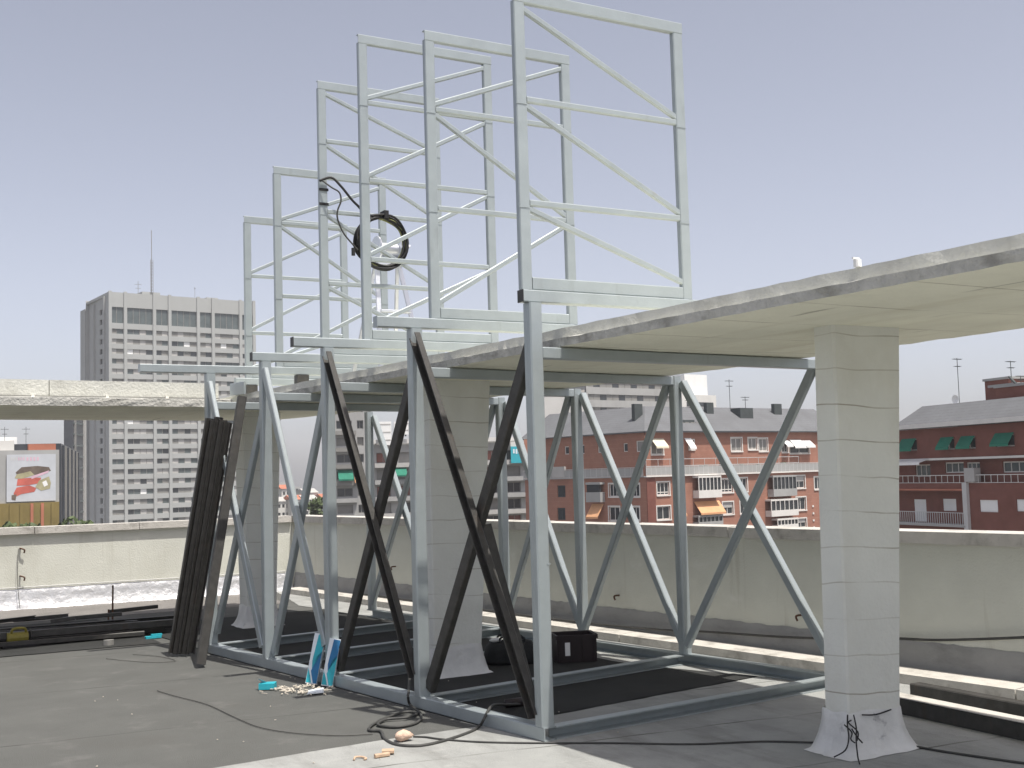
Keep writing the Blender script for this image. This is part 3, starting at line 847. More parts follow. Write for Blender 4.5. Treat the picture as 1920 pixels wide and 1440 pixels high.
# yellow cut-off saw
v = Vector((-2.031, 6.873, 0.000))
t = empty('cutting_machine', tuple(v), 'small yellow cutting machine beside the pile of dark bars', 'power tool')
mb = MB(); mb.box((v.x - .16, v.y - .06, .012), (v.x + .16, v.y + .10, .03)); mb.build('base_plate', 'black', t)
mb = MB()
n = 12
vs = [(v.x + s, v.y + .02 + .055 * math.cos(2*math.pi*k/n), .10 + .055 * math.sin(2*math.pi*k/n)) for s in (-.12, .08) for k in range(n)]
mb.add(vs, [(k, (k+1) % n, n+(k+1) % n, n+k) for k in range(n)] + [tuple(range(n))[::-1], tuple(range(n, 2*n))])
mb.build('motor_casing', 'yellow', t)
mb = MB()
vs = [(v.x + s, v.y + .02 + .075 * math.cos(2*math.pi*k/n), .11 + .075 * math.sin(2*math.pi*k/n)) for s in (.10, .106) for k in range(n)]
mb.add(vs, [(k, (k+1) % n, n+(k+1) % n, n+k) for k in range(n)] + [tuple(range(n))[::-1], tuple(range(n, 2*n))])
mb.build('cutting_disc', 'dark_steel', t)
mb = MB(); tube_into(mb, smoothline([Vector((v.x - .08, v.y, .15)), Vector((v.x - .06, v.y - .01, .19)), Vector((v.x + .04, v.y - .01, .19)), Vector((v.x + .06, v.y, .15))], 4), .014, 8); mb.build('handle', 'yellow', t, smooth=True)
v = Vector((-1.265, 6.344, 0.000))
mb = MB()
mb.add([(v.x + .05 * math.cos(a) * (1 + .2 * math.sin(3*a)), v.y + .035 * math.sin(a), z) for z in (.006, .06) for a in [k * math.pi / 5 for k in range(10)]], [tuple(range(10))[::-1], tuple(range(10, 20))] + [(k, (k+1) % 10, 10 + (k+1) % 10, 10 + k) for k in range(10)])
tag(mb.build('pipe_fitting', 'blind'), 'small grey metal fitting at the edge of the wing shade', 'fitting')
v = Vector((-0.773, 6.571, 0.000))
mb = MB(); mb.box((v.x - .08, v.y - .03, .008), (v.x + .08, v.y + .03, .03)); mb.box((v.x - .02, v.y - .02, .031), (v.x + .09, v.y + .015, .05))
tag(mb.build('tool_packet', 'teal'), 'small pale green packet on the ground left of the channel bundle', 'packet')

# two blue and white electrode cartons leaning on the third post
def carton(base, top, w, d, label, face='teal', lean_side=1):
    base, top = Vector(base), Vector(top)
    t = empty('electrode_carton', tuple(base), label, 'box', 'blue and white cartons leaning on the post')
    dz = (top - base).normalized()
    sx = Vector((0.86, -0.5, 0)); sx = (sx - dz * sx.dot(dz)).normalized()
    ny = dz.cross(sx)
    h = (top - base).length
    def P(a, b, c): return base + sx * a + ny * b + dz * c
    mb = MB()
    mb.add([P(a, b, c) for c in (0, h) for a, b in ((-w/2, -d/2), (w/2, -d/2), (w/2, d/2), (-w/2, d/2))], [(0,3,2,1),(4,5,6,7),(0,1,5,4),(1,2,6,5),(2,3,7,6),(3,0,4,7)])
    mb.build('carton_body', 'card_white', t)
    def flap(poly, m, nm):
        for sgn in (-1, 1):
            mb = MB()
            o = sgn * (d/2 + .0015)
            mb.add([P(a * w, o, c * h) for a, c in poly], [tuple(range(len(poly)))])
            mb.build(nm, m, t)
    flap([(-.1, .98), (.48, .98), (.48, .62), (-.15, .30), (-.25, .45)], face, 'printed_band')
    flap([(.1, .55), (.48, .66), (.48, .02), (.15, .02), (-.2, .25)], 'teal_dark' if lean_side > 0 else 'teal', 'printed_band')
    flap([(-.48, .30), (-.2, .16), (0, .02), (-.48, .02)], 'teal', 'printed_band')
    return t
b0 = Vector((-0.443, 2.785, 0.000)); b1 = Vector((-0.414, 2.641, -0.000))
carton(b0 + Vector((0, 0, .01)), b0 + Vector((0.10, 0.04, 0.385)), 0.088, 0.06, 'left one of two leaning blue and white cartons', 'teal')
carton(b1 + Vector((0.035, -.03, .01)), b1 + Vector((0.125, 0.0, 0.36)), 0.088, 0.06, 'right one of two leaning blue and white cartons', 'teal_dark', -1)
v = Vector((-0.784, 2.825, -0.000))
t = empty('electrode_packet', tuple(v), 'small torn turquoise carton lying on the dark felt', 'box')
mb = MB()
a0 = Vector((0.86, -0.5, 0)) * .06; a1 = Vector((0.5, 0.86, 0)) * .05
mb.add([v + Vector((0,0,.008)) + s * a0 + q * a1 + Vector((0, 0, zz)) for zz in (0, .045) for s, q in ((-1,-1),(1,-1),(1.0,1),(-1,.8))], [(0,3,2,1),(4,5,6,7),(0,1,5,4),(1,2,6,5),(2,3,7,6),(3,0,4,7)])
mb.build('carton_body', 'teal', t)
mb = MB()
mb.add([v + Vector((0,0,.0545)) - a0 * .95 + a1 * .8, v + Vector((0,0,.0545)) - a0 * .1 + a1 * .3, v + Vector((0,0,.085)) - a0 * .6 - a1 * .9, v + Vector((0, 0, .088)) - a0 * 1.3 - a1 * .4], [(0, 1, 2, 3)])
mb.build('flap', 'card_white', t)
# welding rod stubs and crumbs
mb = MB()
cx = [Vector(p) for p in [(-0.578, 2.715, 0.000), (-0.560, 2.471, 0.000), (-0.701, 2.670, 0.000)]]
for k in range(85):
    c_ = R.choice(cx)
    p = c_ + Vector((R.gauss(0, .10), R.gauss(0, .06), 0.014))
    a = R.uniform(0, math.pi); l = R.uniform(.008, .035)
    d_ = Vector((math.cos(a), math.sin(a), 0)) * l
    sweep(mb, p - d_, p + d_ + Vector((0, 0, R.uniform(-.002, .01))), rect(R.uniform(.004, .011), R.uniform(.004, .010)))
for k in range(26):
    p = Vector((R.uniform(-2.6, .6), R.uniform(-.6, 3.4), 0.010))
    d_ = Vector((R.uniform(-1, 1), R.uniform(-1, 1), 0)) * .005
    sweep(mb, p - d_, p + d_, rect(.007, .004))
tag(mb.build('welding_rod_stubs', 'stub'), 'scattered pale welding rod stubs and crumbs on the felt', 'debris', kind='stuff')
v = Vector((-0.568, 2.393, 0.000))
mb = MB()
mb.add([v + Vector((x, y, z)) for x, y, z in ((-.07, -.03, .012), (.06, -.045, .012), (.085, .02, .03), (-.03, .035, .02), (-.06, -.03, .02), (.05, -.04, .022), (.08, .02, .04), (-.03, .035, .03))], [(0,3,2,1),(4,5,6,7),(0,1,5,4),(1,2,6,5),(2,3,7,6),(3,0,4,7)])
tag(mb.build('paper_scrap', 'card_white'), 'crumpled pale paper scrap below the leaning cartons', 'scrap')

# welding cables
t = tag(tube('welding_cable', [(0.171, 2.264, 0.250), (-0.193, 1.512, 0.130), (-0.268, 1.369, 0.100), (-0.230, 1.420, 0.030), (-0.276, 1.152, 0.012), (-0.420, 0.916, 0.012), (-0.579, 0.875, 0.012), (-0.653, 1.002, 0.014), (-0.546, 1.118, 0.016), (-0.411, 1.074, 0.020), (-0.285, 1.192, 0.014), (-0.341, 1.269, 0.016), (-0.532, 1.175, 0.012), (-0.699, 1.009, 0.012), (-0.759, 0.894, 0.012), (-0.715, 0.820, 0.012), (-0.778, 0.620, 0.012), (-0.790, 0.411, 0.012), (-0.686, 0.297, 0.012), (-0.486, 0.341, 0.012), (-0.256, 0.465, 0.012), (-0.138, 0.564, 0.020), (-0.137, 0.521, 0.060), (-0.040, 0.610, 0.108), (0.071, 0.724, 0.098), (0.301, 0.930, 0.040), (0.509, 0.995, 0.020)], 0.0095, 'cable', None, 7, 7),
    'dark welding cable looped on the felt in front of the base beam', 'cable')
tag(tube('power_cable', [(-0.613, 0.555, 0.011), (-0.556, 0.492, 0.011), (-0.504, 0.378, 0.011), (-0.356, 0.174, 0.011), (-0.115, -0.045, 0.011), (0.261, -0.333, 0.011), (0.614, -0.637, 0.011), (0.974, -0.826, 0.011), (1.189, -1.037, 0.013)], 0.006, 'cable', None, 6, 6), 'thin cable running right across the pale membrane to the near column', 'cable')
tag(tube('power_cable', [(-1.511, 3.301, 0.008), (-1.455, 2.971, 0.008), (-1.353, 2.465, 0.008), (-1.330, 1.895, 0.008), (-1.293, 1.434, 0.008), (-1.157, 1.107, 0.008), (-0.961, 0.878, 0.008), (-0.780, 0.796, 0.008)], 0.0035, 'wire', None, 6, 6), 'thin wire curving across the dark felt at lower left', 'cable')
tag(tube('power_cable', [(-1.483, 5.375, 0.008), (-1.351, 5.096, 0.008), (-1.175, 4.826, 0.008), (-0.993, 4.790, 0.008), (-1.045, 5.166, 0.008), (-1.217, 5.487, 0.008)], 0.0028, 'wire', None, 6, 6), 'faint wire loop on the felt left of the channel bundle', 'cable')
tag(tube('power_cable', [(1.561, -1.417, 0.012), (1.581, -1.579, 0.012), (1.642, -1.812, 0.012), (1.711, -2.041, 0.012), (1.794, -2.216, 0.012)], 0.007, 'cable', None, 6, 6), 'dark cable on the membrane right of the near column', 'cable')
tag(tube('parapet_cable', [(right_x(-2.2) - .035, -2.2, .60), (right_x(-1.2) - .035, -1.2, .44), (right_x(-.2) - .035, -.2, .31), (right_x(.3) - .035, .3, .275), (right_x(1.2) - .06, 1.2, .20), (right_x(2.2) - .08, 2.2, .16), (right_x(2.8) - .11, 2.8, .13), (right_x(4) - .12, 4, .105), (right_x(6) - .12, 6, .10), (right_x(8.5) - .12, 8.5, .10)], 0.010, 'cable', None, 8, 7),
    'dark cable sagging along the shaded parapet wall', 'cable')

# beige rag and wooden offcuts
def lump(name, c, rx, ry, rz, material, seed, label, cat):
    rr = random.Random(seed)
    n, k = 16, 9
    vs = []
    for q in range(k + 1):
        th = math.pi * q / k
        for a in range(n):
            ph = 2 * math.pi * a / n
            s = 1 + .16 * math.sin(3 * ph + seed) * math.sin(th) + .12 * math.sin(5 * ph + 2 * th * seed) + rr.uniform(-.05, .05)
            vs.append(Vector(c) + Vector((rx * s * math.sin(th) * math.cos(ph), ry * s * math.sin(th) * math.sin(ph), rz + rz * .98 * math.cos(th) * (1 + .15 * math.sin(2 * ph)))))
    fs = [(q*n+a, q*n+(a+1) % n, (q+1)*n+(a+1) % n, (q+1)*n+a) for q in range(k) for a in range(n)]
    o = mesh(name, vs, fs, material, None, None, True)
    return tag(o, label, cat)
lump('work_glove', Vector((-0.705, 0.506, 0.006)), 0.055, 0.05, 0.032, 'rag', 3, 'crumpled beige work glove lying beside the cable loop', 'glove')
v = Vector((-0.968, 0.191, 0.006))
tag(bar('wood_offcut', v + Vector((-.06, .0, .012)), v + Vector((.03, .0, .012)), rect(0.025, 0.022), 'wood'), 'pale wooden offcut at the bottom edge of the photo', 'wood')
tag(bar('wood_offcut', v + Vector((.012, .06, .018)), v + Vector((.075, .03, .018)), rect(0.045, 0.022), 'wood'), 'short wooden offcut with dark end behind the pale offcut', 'wood')
v = Vector((-1.118, 0.208, 0.012))
tag(tube('bent_strap', [v + Vector((-.03, .0, 0)), v + Vector((-.01, .03, .006)), v + Vector((.025, .025, .004)), v + Vector((.04, -.01, 0)), v + Vector((.02, -.03, 0))], 0.006, 'wood', None, 6, 6), 'bent pale strap piece left of the wooden offcuts', 'strap')

# dark plastic crate with a white label, by the rear posts
v = Vector((1.787, 2.438, 0.000))
t = empty('plastic_crate', tuple(v), 'dark maroon plastic crate with white label beside the rear posts', 'crate')
def obox(mb, c, ux, uy, a0, a1, b0, b1, z0, z1, tap=0.0):
    c = Vector(c); vs = []
    for z, k in ((z0, 0), (z1, tap)):
        for a, b in ((a0 - k, b0 - k), (a1 + k, b0 - k), (a1 + k, b1 + k), (a0 - k, b1 + k)):
            p = c + ux * a + uy * b
            vs.append((p.x, p.y, z))
    mb.add(vs, [(0,3,2,1),(4,5,6,7),(0,1,5,4),(1,2,6,5),(2,3,7,6),(3,0,4,7)])
ux = Vector((0.93, -0.36, 0)); uy = Vector((0.36, 0.93, 0))
hh = 0.235
for (a0, a1, b0, b1) in ((-.17, .17, -.13, -.118), (-.17, .17, .118, .13), (-.17, -.158, -.117, .117), (.158, .17, -.117, .117)):
    mb = MB(); obox(mb, v, ux, uy, a0, a1, b0, b1, .012, hh); mb.build('side_panel', 'crate', t)
mb = MB(); obox(mb, v, ux, uy, -.157, .157, -.117, .117, .012, .03); mb.build('floor_panel', 'crate', t)
for b0 in (-.142, .131):
    mb = MB(); obox(mb, v, ux, uy, -.18, .18, b0, b0 + .011, hh - .03, hh + .004); mb.build('rim', 'crate', t)
for a0 in (-.182, .171):
    mb = MB(); obox(mb, v, ux, uy, a0, a0 + .011, -.13, .13, hh - .03, hh + .004); mb.build('rim', 'crate', t)
for k in range(4):
    mb = MB(); obox(mb, v, ux, uy, -.155 + k * .1, -.147 + k * .1, -.136, -.131, .02, hh - .032); mb.build('rib', 'crate', t)
mb = MB(); obox(mb, v, ux, uy, -.105, -.062, -.1395, -.1365, .07, .18); mb.build('label_plate', 'blind_white', t)
# black tool bag with a rag on top
v = Vector((1.300, 2.668, 0.000))
t = empty('tool_bag', tuple(v), 'black tool bag on the shaded floor left of the crate', 'bag')
rr = random.Random(31)
mb = MB()
vs = []
for q, (sx, z) in enumerate([(1.0, .012), (1.06, .05), (1.04, .11), (.98, .15), (.80, .19), (.3, .205)]):
    for k in range(16):
        a = 2 * math.pi * k / 16
        ca, sa = math.cos(a), math.sin(a)
        px_ = math.copysign(abs(ca) ** .5, ca) * .22 * sx; py_ = math.copysign(abs(sa) ** .5, sa) * .12 * sx
        p = v + ux * (px_ + rr.uniform(-.008, .008)) + uy * (py_ + rr.uniform(-.008, .008))
        vs.append((p.x, p.y, z + rr.uniform(-.006, .006)))
fs = [(q*16+k, q*16+(k+1) % 16, (q+1)*16+(k+1) % 16, (q+1)*16+k) for q in range(5) for k in range(16)] + [tuple(range(16))[::-1], tuple(range(80, 96))]
mb.add(vs, fs)
mb.build('bag_body', 'bag', t, smooth=True)
for s in (-1, 1):
    mb = MB()
    c0 = v + uy * (.07 * s)
    tube_into(mb, smoothline([c0 + ux * -.10 + Vector((0, 0, .16)), c0 + ux * -.09 + Vector((0, 0, .235)), c0 + ux * .09 + Vector((0, 0, .23)), c0 + ux * .10 + Vector((0, 0, .16))], 6), .010, 6)
    mb.build('handle', 'bag', t, smooth=True)
lump('cleaning_rag', v + ux * -.13 + Vector((0, 0, .19)), 0.05, 0.045, 0.018, 'white', 5, 'white rag lying on the black tool bag', 'rag')
# angle grinder under the near base beam
v = Vector((0.392, 0.980, 0.000))
t = empty('angle_grinder', tuple(v), 'dark red angle grinder on the floor behind the front base beam', 'power tool')
mb = MB(); tube_into(mb, [v + Vector((-.10, .02, .035)), v + Vector((.05, 0, .04))], .030, 10); mb.build('motor_body', 'crate', t, smooth=True)
mb = MB(); tube_into(mb, [v + Vector((.05, 0, .04)), v + Vector((.11, -.01, .04))], .026, 10); mb.build('gear_head', 'rust', t, smooth=True)
mb = MB()
n = 16
mb.add([(v.x + .10 + .055 * math.cos(2*math.pi*k/n), v.y - .01 + .055 * math.sin(2*math.pi*k/n), z) for z in (.008, .012) for k in range(n)], [tuple(range(n))[::-1], tuple(range(n, 2*n))] + [(k, (k+1) % n, n+(k+1) % n, n+k) for k in range(n)])
mb.build('disc', 'dark_steel', t)

# loose beams lying right of the near column
tag(bar('loose_beam', (2.10, -4.2, .055), (2.27, -.55, .055), chan(.12, .10, .01, False), 'dark_steel'), 'dark steel beam lying on the membrane right of the near column', 'steel beam')
tag(bar('loose_beam', (2.62, -4.2, .052), (2.74, -.40, .052), rect(.10, .09), 'dark_steel'), 'second dark beam lying between the first one and the kerb', 'steel beam')
mb = MB(); sweep(mb, (2.10, -4.2, .109), (2.27, -.55, .109), rect(.125, .006)); o = mb.build('sunlit_beam_top', 'coping'); tag(o, 'pale strip painted as the sunlit dusty top of the dark loose beam', 'sunlit_beam_top')  # pale strip: the beam's dust and its sunlit top put into colour

# ================================================================ CITY BEYOND THE PARAPET
GZ = -26.0
class Facade:
    def __init__(s, a, b, parent=None):
        s.a, s.b = Vector((*a, 0)), Vector((*b, 0))
        s.L = (s.b - s.a).length
        s.U = (s.b - s.a) / s.L
        s.n = Vector((s.U.y, -s.U.x, 0))          # towards the viewer
        s.par = parent
    def P(s, u_, o, z):
        v = s.a + s.U * u_ + s.n * o
        return (v.x, v.y, z)
    def blk(s, mb, u0, u1, o0, o1, z0, z1, mi=0):
        vs = [s.P(u0,o0,z0), s.P(u1,o0,z0), s.P(u1,o1,z0), s.P(u0,o1,z0), s.P(u0,o0,z1), s.P(u1,o0,z1), s.P(u1,o1,z1), s.P(u0,o1,z1)]
        mb.add(vs, [(0,1,2,3),(7,6,5,4),(4,5,1,0),(5,6,2,1),(6,7,3,2),(7,4,0,3)], mi)
    def box(s, name, u0, u1, o0, o1, z0, z1, m, parent=None):
        mb = MB(); s.blk(mb, u0, u1, o0, o1, z0, z1)
        return mb.build(name, m, parent or s.par)
    def wall(s, u0, u1, z0, z1, holes, m, depth=0.22, name='wall', parent=None, o=0.0):
        """wall skin with real openings and their reveals"""
        hs = [(max(h[0], u0 + .02), min(h[1], u1 - .02), max(h[2], z0 + .02), min(h[3], z1 - .02)) for h in holes]
        hs = [h for h in hs if h[1] - h[0] > .05 and h[3] - h[2] > .05]
        us = sorted({u0, u1, *[h[0] for h in hs], *[h[1] for h in hs]})
        zs = sorted({z0, z1, *[h[2] for h in hs], *[h[3] for h in hs]})
        mb = MB()
        for i in range(len(us) - 1):
            for j in range(len(zs) - 1):
                uc, zc = (us[i] + us[i+1]) / 2, (zs[j] + zs[j+1]) / 2
                if any(h[0] < uc < h[1] and h[2] < zc < h[3] for h in hs): continue
                mb.add([s.P(us[i], o, zs[j]), s.P(us[i+1], o, zs[j]), s.P(us[i+1], o, zs[j+1]), s.P(us[i], o, zs[j+1])], [(0, 1, 2, 3)])
        for h in hs:
            q = [(h[0], h[2]), (h[1], h[2]), (h[1], h[3]), (h[0], h[3])]
            for k in range(4):
                (ua, za), (ub, zb) = q[k], q[(k+1) % 4]
                mb.add([s.P(ua, o, za), s.P(ub, o, zb), s.P(ub, o - depth, zb), s.P(ua, o - depth, za)], [(0, 1, 2, 3)])
        return mb.build(name, m, parent or s.par)
    def window(s, h, frame='trim', pane='glass', depth=0.20, bars=1, surround=True, parent=None, transom=False, blind=None):
        u0, u1, z0, z1 = h
        par = parent or s.par
        mb = MB()
        fw_ = min(0.12, (u1 - u0) * .12)
        o0, o1 = -depth, -depth + .07
        s.blk(mb, u0, u1, o0, o1, z0, z0 + fw_); s.blk(mb, u0, u1, o0, o1, z1 - fw_, z1)
        s.blk(mb, u0, u0 + fw_, o0, o1, z0 + fw_, z1 - fw_); s.blk(mb, u1 - fw_, u1, o0, o1, z0 + fw_, z1 - fw_)
        for k in range(1, bars + 1):
            uc = u0 + (u1 - u0) * k / (bars + 1)
            s.blk(mb, uc - fw_ * .4, uc + fw_ * .4, o0, o1 - .01, z0 + fw_, z1 - fw_)
        if transom:
            zc = z0 + (z1 - z0) * .22
            s.blk(mb, u0 + fw_, u1 - fw_, o0, o1 - .02, zc - fw_ * .5, zc + fw_ * .5)
        if surround:
            e = .16
            s.blk(mb, u0 - e, u1 + e, .002, .05, z1, z1 + e); s.blk(mb, u0 - e, u1 + e, .002, .12, z0 - e, z0)
            s.blk(mb, u0 - e, u0, .002, .05, z0, z1); s.blk(mb, u1, u1 + e, .002, .05, z0, z1)
        w = mb.build('window', frame, par)
        mb = MB()
        mb.add([s.P(u0, -depth + .02, z0), s.P(u1, -depth + .02, z0), s.P(u1, -depth + .02, z1), s.P(u0, -depth + .02, z1)], [(0, 1, 2, 3)])
        mb.build('pane', pane, w)
        if blind:
            zb = z1 - (z1 - z0) * blind[1]
            s.box('blind', u0 + .02, u1 - .02, -depth + .08, -depth + .11, zb, z1 - .01, blind[0], w)
        return w
    def awning(s, h, m, out=1.0, drop=None, parent=None):
        u0, u1, z0, z1 = h
        mb = MB()
        e = .05
        vs = [s.P(u0, .06, z1), s.P(u1, .06, z1), s.P(u1, out, z0), s.P(u0, out, z0), s.P(u0, .06, z1 + e), s.P(u1, .06, z1 + e), s.P(u1, out, z0 + e), s.P(u0, out, z0 + e)]
        mb.add(vs, [(0,1,2,3),(7,6,5,4),(4,5,1,0),(5,6,2,1),(6,7,3,2),(7,4,0,3)])
        s.blk(mb, u0, u1, out - .02, out + .02, z0 - .22, z0 - .002)
        return mb.build('awning', m, parent or s.par)
    def railing(s, u0, u1, o, z0, z1, m='rail', pitch=0.5, parent=None, solid=None):
        mb = MB()
        s.blk(mb, u0, u1, o - .03, o + .03, z1 - .07, z1)
        s.blk(mb, u0, u1, o - .02, o + .02, z0, z0 + .05)
        k = int((u1 - u0) / pitch)
        for i in range(k + 1):
            uc = u0 + (u1 - u0) * i / max(k, 1)
            s.blk(mb, uc - .025, uc + .025, o - .02, o + .02, z0 + .05, z1 - .07)
        r_ = mb.build('railing', m, parent or s.par)
        if solid:
            s.box('rail_panel', u0 + .03, u1 - .03, o - .012, o + .012, z0 + .07, z1 - .12, solid, r_)
        return r_

def antenna(par, x, y, z0, z1, arms=((.85, .8), (.6, 1.2)), th=0.05, name='antenna', m='chimney'):
    mb = MB()
    mb.box((x - th/2, y - th/2, z0), (x + th/2, y + th/2, z1))
    for f_, l in arms:
        z = z0 + (z1 - z0) * f_
        mb.box((x - l/2, y - th*.4, z - th*.4), (x + l/2, y + th*.4, z + th*.4))
        for k in range(-2, 3):
            mb.box((x + k*l/5 - .015, y - .25, z + th*.42), (x + k*l/5 + .015, y + .25, z + th*.42 + .03))
    return mb.build(name, m, par)

rc = random.Random(99)
# ---------------------------------------------------------------- tower block
a, b = [(73.210, 377.880), (122.480, 384.140)]
t = empty('tower_block', (a[0], a[1], GZ), 'tall grey office tower block with ribbon windows on the left', 'building')
T = Facade(a, b, t)
ztop = 62.526
cols = [0.007, 5.343, 14.733, 19.800, 29.456, 34.579, 44.313, 49.676]
cols[0] = 0.0; cols[-1] = T.L
z_win0 = 52.788            # underside of the tall top windows
flo = 3.197
FH = 3.153
ztall = 57.850
ribw = 1.0
holes = []
rows = [(z_win0, ztall)]
zt_ = 50.977
k = 0
while zt_ - FH * k > GZ + 6 and k < 26:
    rows.append((zt_ - FH * k - FH * .50, zt_ - FH * k)); k += 1
for z0, z1 in rows:
    for c0, c1_ in zip(cols[:-1], cols[1:]):
        holes.append((c0 + ribw * .5 + .08, c1_ - ribw * .5 - .08, z0, z1))
T.wall(0, T.L, GZ, ztop, holes, 'tower', 0.5)
for h in holes:
    tall = h[3] - h[2] > FH * .7
    mb = MB()
    n = 2 if (h[1] - h[0]) < 5.5 else 4
    for q in range(n):
        u0, u1 = h[0] + (h[1] - h[0]) * q / n, h[0] + (h[1] - h[0]) * (q + 1) / n
        if tall: mi = 1
        else: mi = rc.choices((0, 1, 2, 3, 4), (0.9, 2.0, 3.2, 3.0, .28))[0]
        mb.add([T.P(u0, -.40, h[2]), T.P(u1, -.40, h[2]), T.P(u1, -.40, h[3]), T.P(u0, -.40, h[3])], [(0, 1, 2, 3)], mi)
        if q: T.blk(mb, u0 - .07, u0 + .07, -.395, -.30, h[2] + .01, h[3] - .01, 2)
    mb.build('window', ['glass', 'glass_teal', 'blind', 'blind_pale', 'blind_white'], t)
for c0 in cols:
    cc0 = min(max(c0, .5), T.L - .5)
    T.box('rib', cc0 - ribw/2, cc0 + ribw/2, .004, .38, GZ, ztop + .3, 'tower')
# side face, with its recessed stair strip
a2, b2 = [(71.450, 400.910), (73.210, 377.880)]
S = Facade(a2, b2, t)
sh = []
zs = rows[1][1]
us = S.L * .58
for k in range(22):
    z = ztall - FH * k
    if z < GZ + 4: break
    sh.append((us, us + 3.0, z - FH * .55, z))
S.wall(0, S.L - .02, GZ, ztop - .01, sh, 'tower', 0.6)
for h in sh:
    mb = MB()
    mb.add([S.P(h[0], -.45, h[2]), S.P(h[1], -.45, h[2]), S.P(h[1], -.45, h[3]), S.P(h[0], -.45, h[3])], [(0, 1, 2, 3)])
    mb.build('window', 'glass', t)
S.box('corner_rib', S.L * .80, S.L * .80 + 1.2, .004, .5, GZ, ztop - 1, 'tower')
S.box('corner_rib', S.L * .30, S.L * .30 + 1.4, .004, .6, GZ, ztop - 2, 'tower')
S.box('stair_tower', -6, -.02, -12, 1.0, GZ, ztop - 2.5, 'tower')
# roof
mb = MB()
q = [T.P(.1, -.1, 0), T.P(T.L - .1, -.1, 0), T.P(T.L - .1, -22, 0), T.P(.1, -22, 0)]
prism(mb, [(p[0], p[1]) for p in q], ztop - 1.2, ztop - .6)
roof = mb.build('roof', 'tower', t)
mb = MB()
q = [T.P(T.L, 0, 0), T.P(T.L, -22, 0), T.P(0, -22, 0)]
mb.add([(q[0][0], q[0][1], GZ), (q[1][0], q[1][1], GZ), (q[2][0], q[2][1], GZ), (q[0][0], q[0][1], ztop), (q[1][0], q[1][1], ztop), (q[2][0], q[2][1], ztop)], [(0, 1, 4, 3), (1, 2, 5, 4)])
mb.build('rear_wall', 'tower', t)
T.box('plant_room', T.L * .24, T.L * .36, -8, -3, ztop - .5, ztop + 1.3, 'tower', roof)
T.box('plant_room', T.L * .68, T.L * .76, -8, -3, ztop - .5, ztop + .9, 'tower', roof)
p = T.P(15.080, -3, 0)
zm = 84.130
mb = MB()
for dx, dy in ((-.35, -.35), (.35, -.35), (0, .4)):
    mb.box((p[0] + dx - .07, p[1] + dy - .07, ztop - .5), (p[0] + dx + .07, p[1] + dy + .07, ztop + (zm - ztop) * .55))
for k in range(12):
    z = ztop + (zm - ztop) * .55 * k / 12
    mb.box((p[0] - .38, p[1] - .38, z), (p[0] + .38, p[1] + .42, z + .08))
mb.box((p[0] - .09, p[1] - .09, ztop + (zm - ztop) * .54), (p[0] + .09, p[1] + .09, zm))
mb.build('mast', 'blind', roof)
p = T.P(10.601, -3, 0)
antenna(roof, p[0], p[1], ztop - .5, ztop + 4.5, ((.8, 2.2), (.55, 1.6)), .12, m='blind')
p = T.P(29.637, -3, 0)
antenna(roof, p[0], p[1], ztop - .5, ztop + 4.0, ((.9, .6),), .10, m='blind')

# ---------------------------------------------------------------- dark block beside the tower
D_ = Facade((56.330, 341.300), (63.070, 354.780))
t = empty('dark_office_block', (D_.a.x, D_.a.y, GZ), 'dark glazed office block left of the tower', 'building')
D_.par = t
zd = 24.406
D_.box('body', 0, D_.L, -2.5, 0, GZ, zd, 'dark_glass_wall')
for k in range(16):
    z = GZ + 8 + 3.1 * k
    if z < zd - 2: D_.box('floor_band', .05, D_.L * .6, .004, .2, z, z + .5, 'glass_teal')
D_.box('pale_pier', D_.L * .62, D_.L * .72, .004, .5, GZ, zd - .1, 'blind_pale')
D_.box('pale_pier', D_.L * .06, D_.L * .12, .004, .4, GZ, zd - .1, 'blind')

# ---------------------------------------------------------------- billboard building at the far left
a, b = [(12.050, 158.360), (22.890, 157.890)]
t = empty('billboard_building', (a[0], a[1], GZ), 'ochre low building carrying a white food billboard at the far left', 'building')
B = Facade(a, b, t)
zr = 6.551
B.box('body', 0, B.L, -14, -.02, GZ, zr, 'grey_render')
bb = [(4.520, 10.400, -0.020, 6.000)][0]
panel = B.box('billboard', bb[0], bb[1], .05, .25, bb[2], bb[3], 'billboard_white')
def patch(poly, m, o=.262):
    mb = MB()
    w_, h_ = bb[1] - bb[0], bb[3] - bb[2]
    mb.add([B.P(bb[0] + x * w_, o, bb[3] - y * h_) for x, y in poly], [tuple(range(len(poly)))])
    mb.build('printed_shape', m, panel)
patch([(.18, .38), (.30, .27), (.62, .25), (.86, .28), (.90, .36), (.70, .42), (.45, .46), (.22, .46)], 'dark_print')
patch([(.20, .42), (.48, .36), (.56, .44), (.30, .52), (.16, .50)], 'olive_print', .27)
patch([(.50, .47), (.86, .35), (.84, .40), (.50, .53)], 'pink_print', .278)
patch([(.22, .52), (.45, .50), (.70, .50), (.66, .62), (.40, .66), (.20, .66)], 'red_print', .27)
patch([(.20, .70), (.46, .66), (.60, .72), (.56, .80), (.30, .84), (.16, .90), (.14, .82)], 'red_print', .27)
patch([(.66, .56), (.86, .48), (.90, .62), (.88, .74), (.70, .78), (.58, .70)], 'olive_print', .275)
patch([(.72, .60), (.80, .56), (.84, .66), (.76, .70)], 'blind_white', .281)
patch([(.10, .86), (.20, .84), (.18, .97), (.10, .95)], 'dark_print', .275)
for k in range(6):
    patch([(.08 + .05 * k, .07), (.105 + .05 * k, .05), (.11 + .05 * k, .12), (.085 + .05 * k, .13)], 'rail' if k < 3 else 'pink_print')
for k in range(4):
    patch([(.40 + .07 * k, .06), (.44 + .07 * k, .06), (.44 + .07 * k, .14), (.40 + .07 * k, .14)], 'pink_print')
lo = [(2.470, 10.590, -2.970, -0.190)][0]
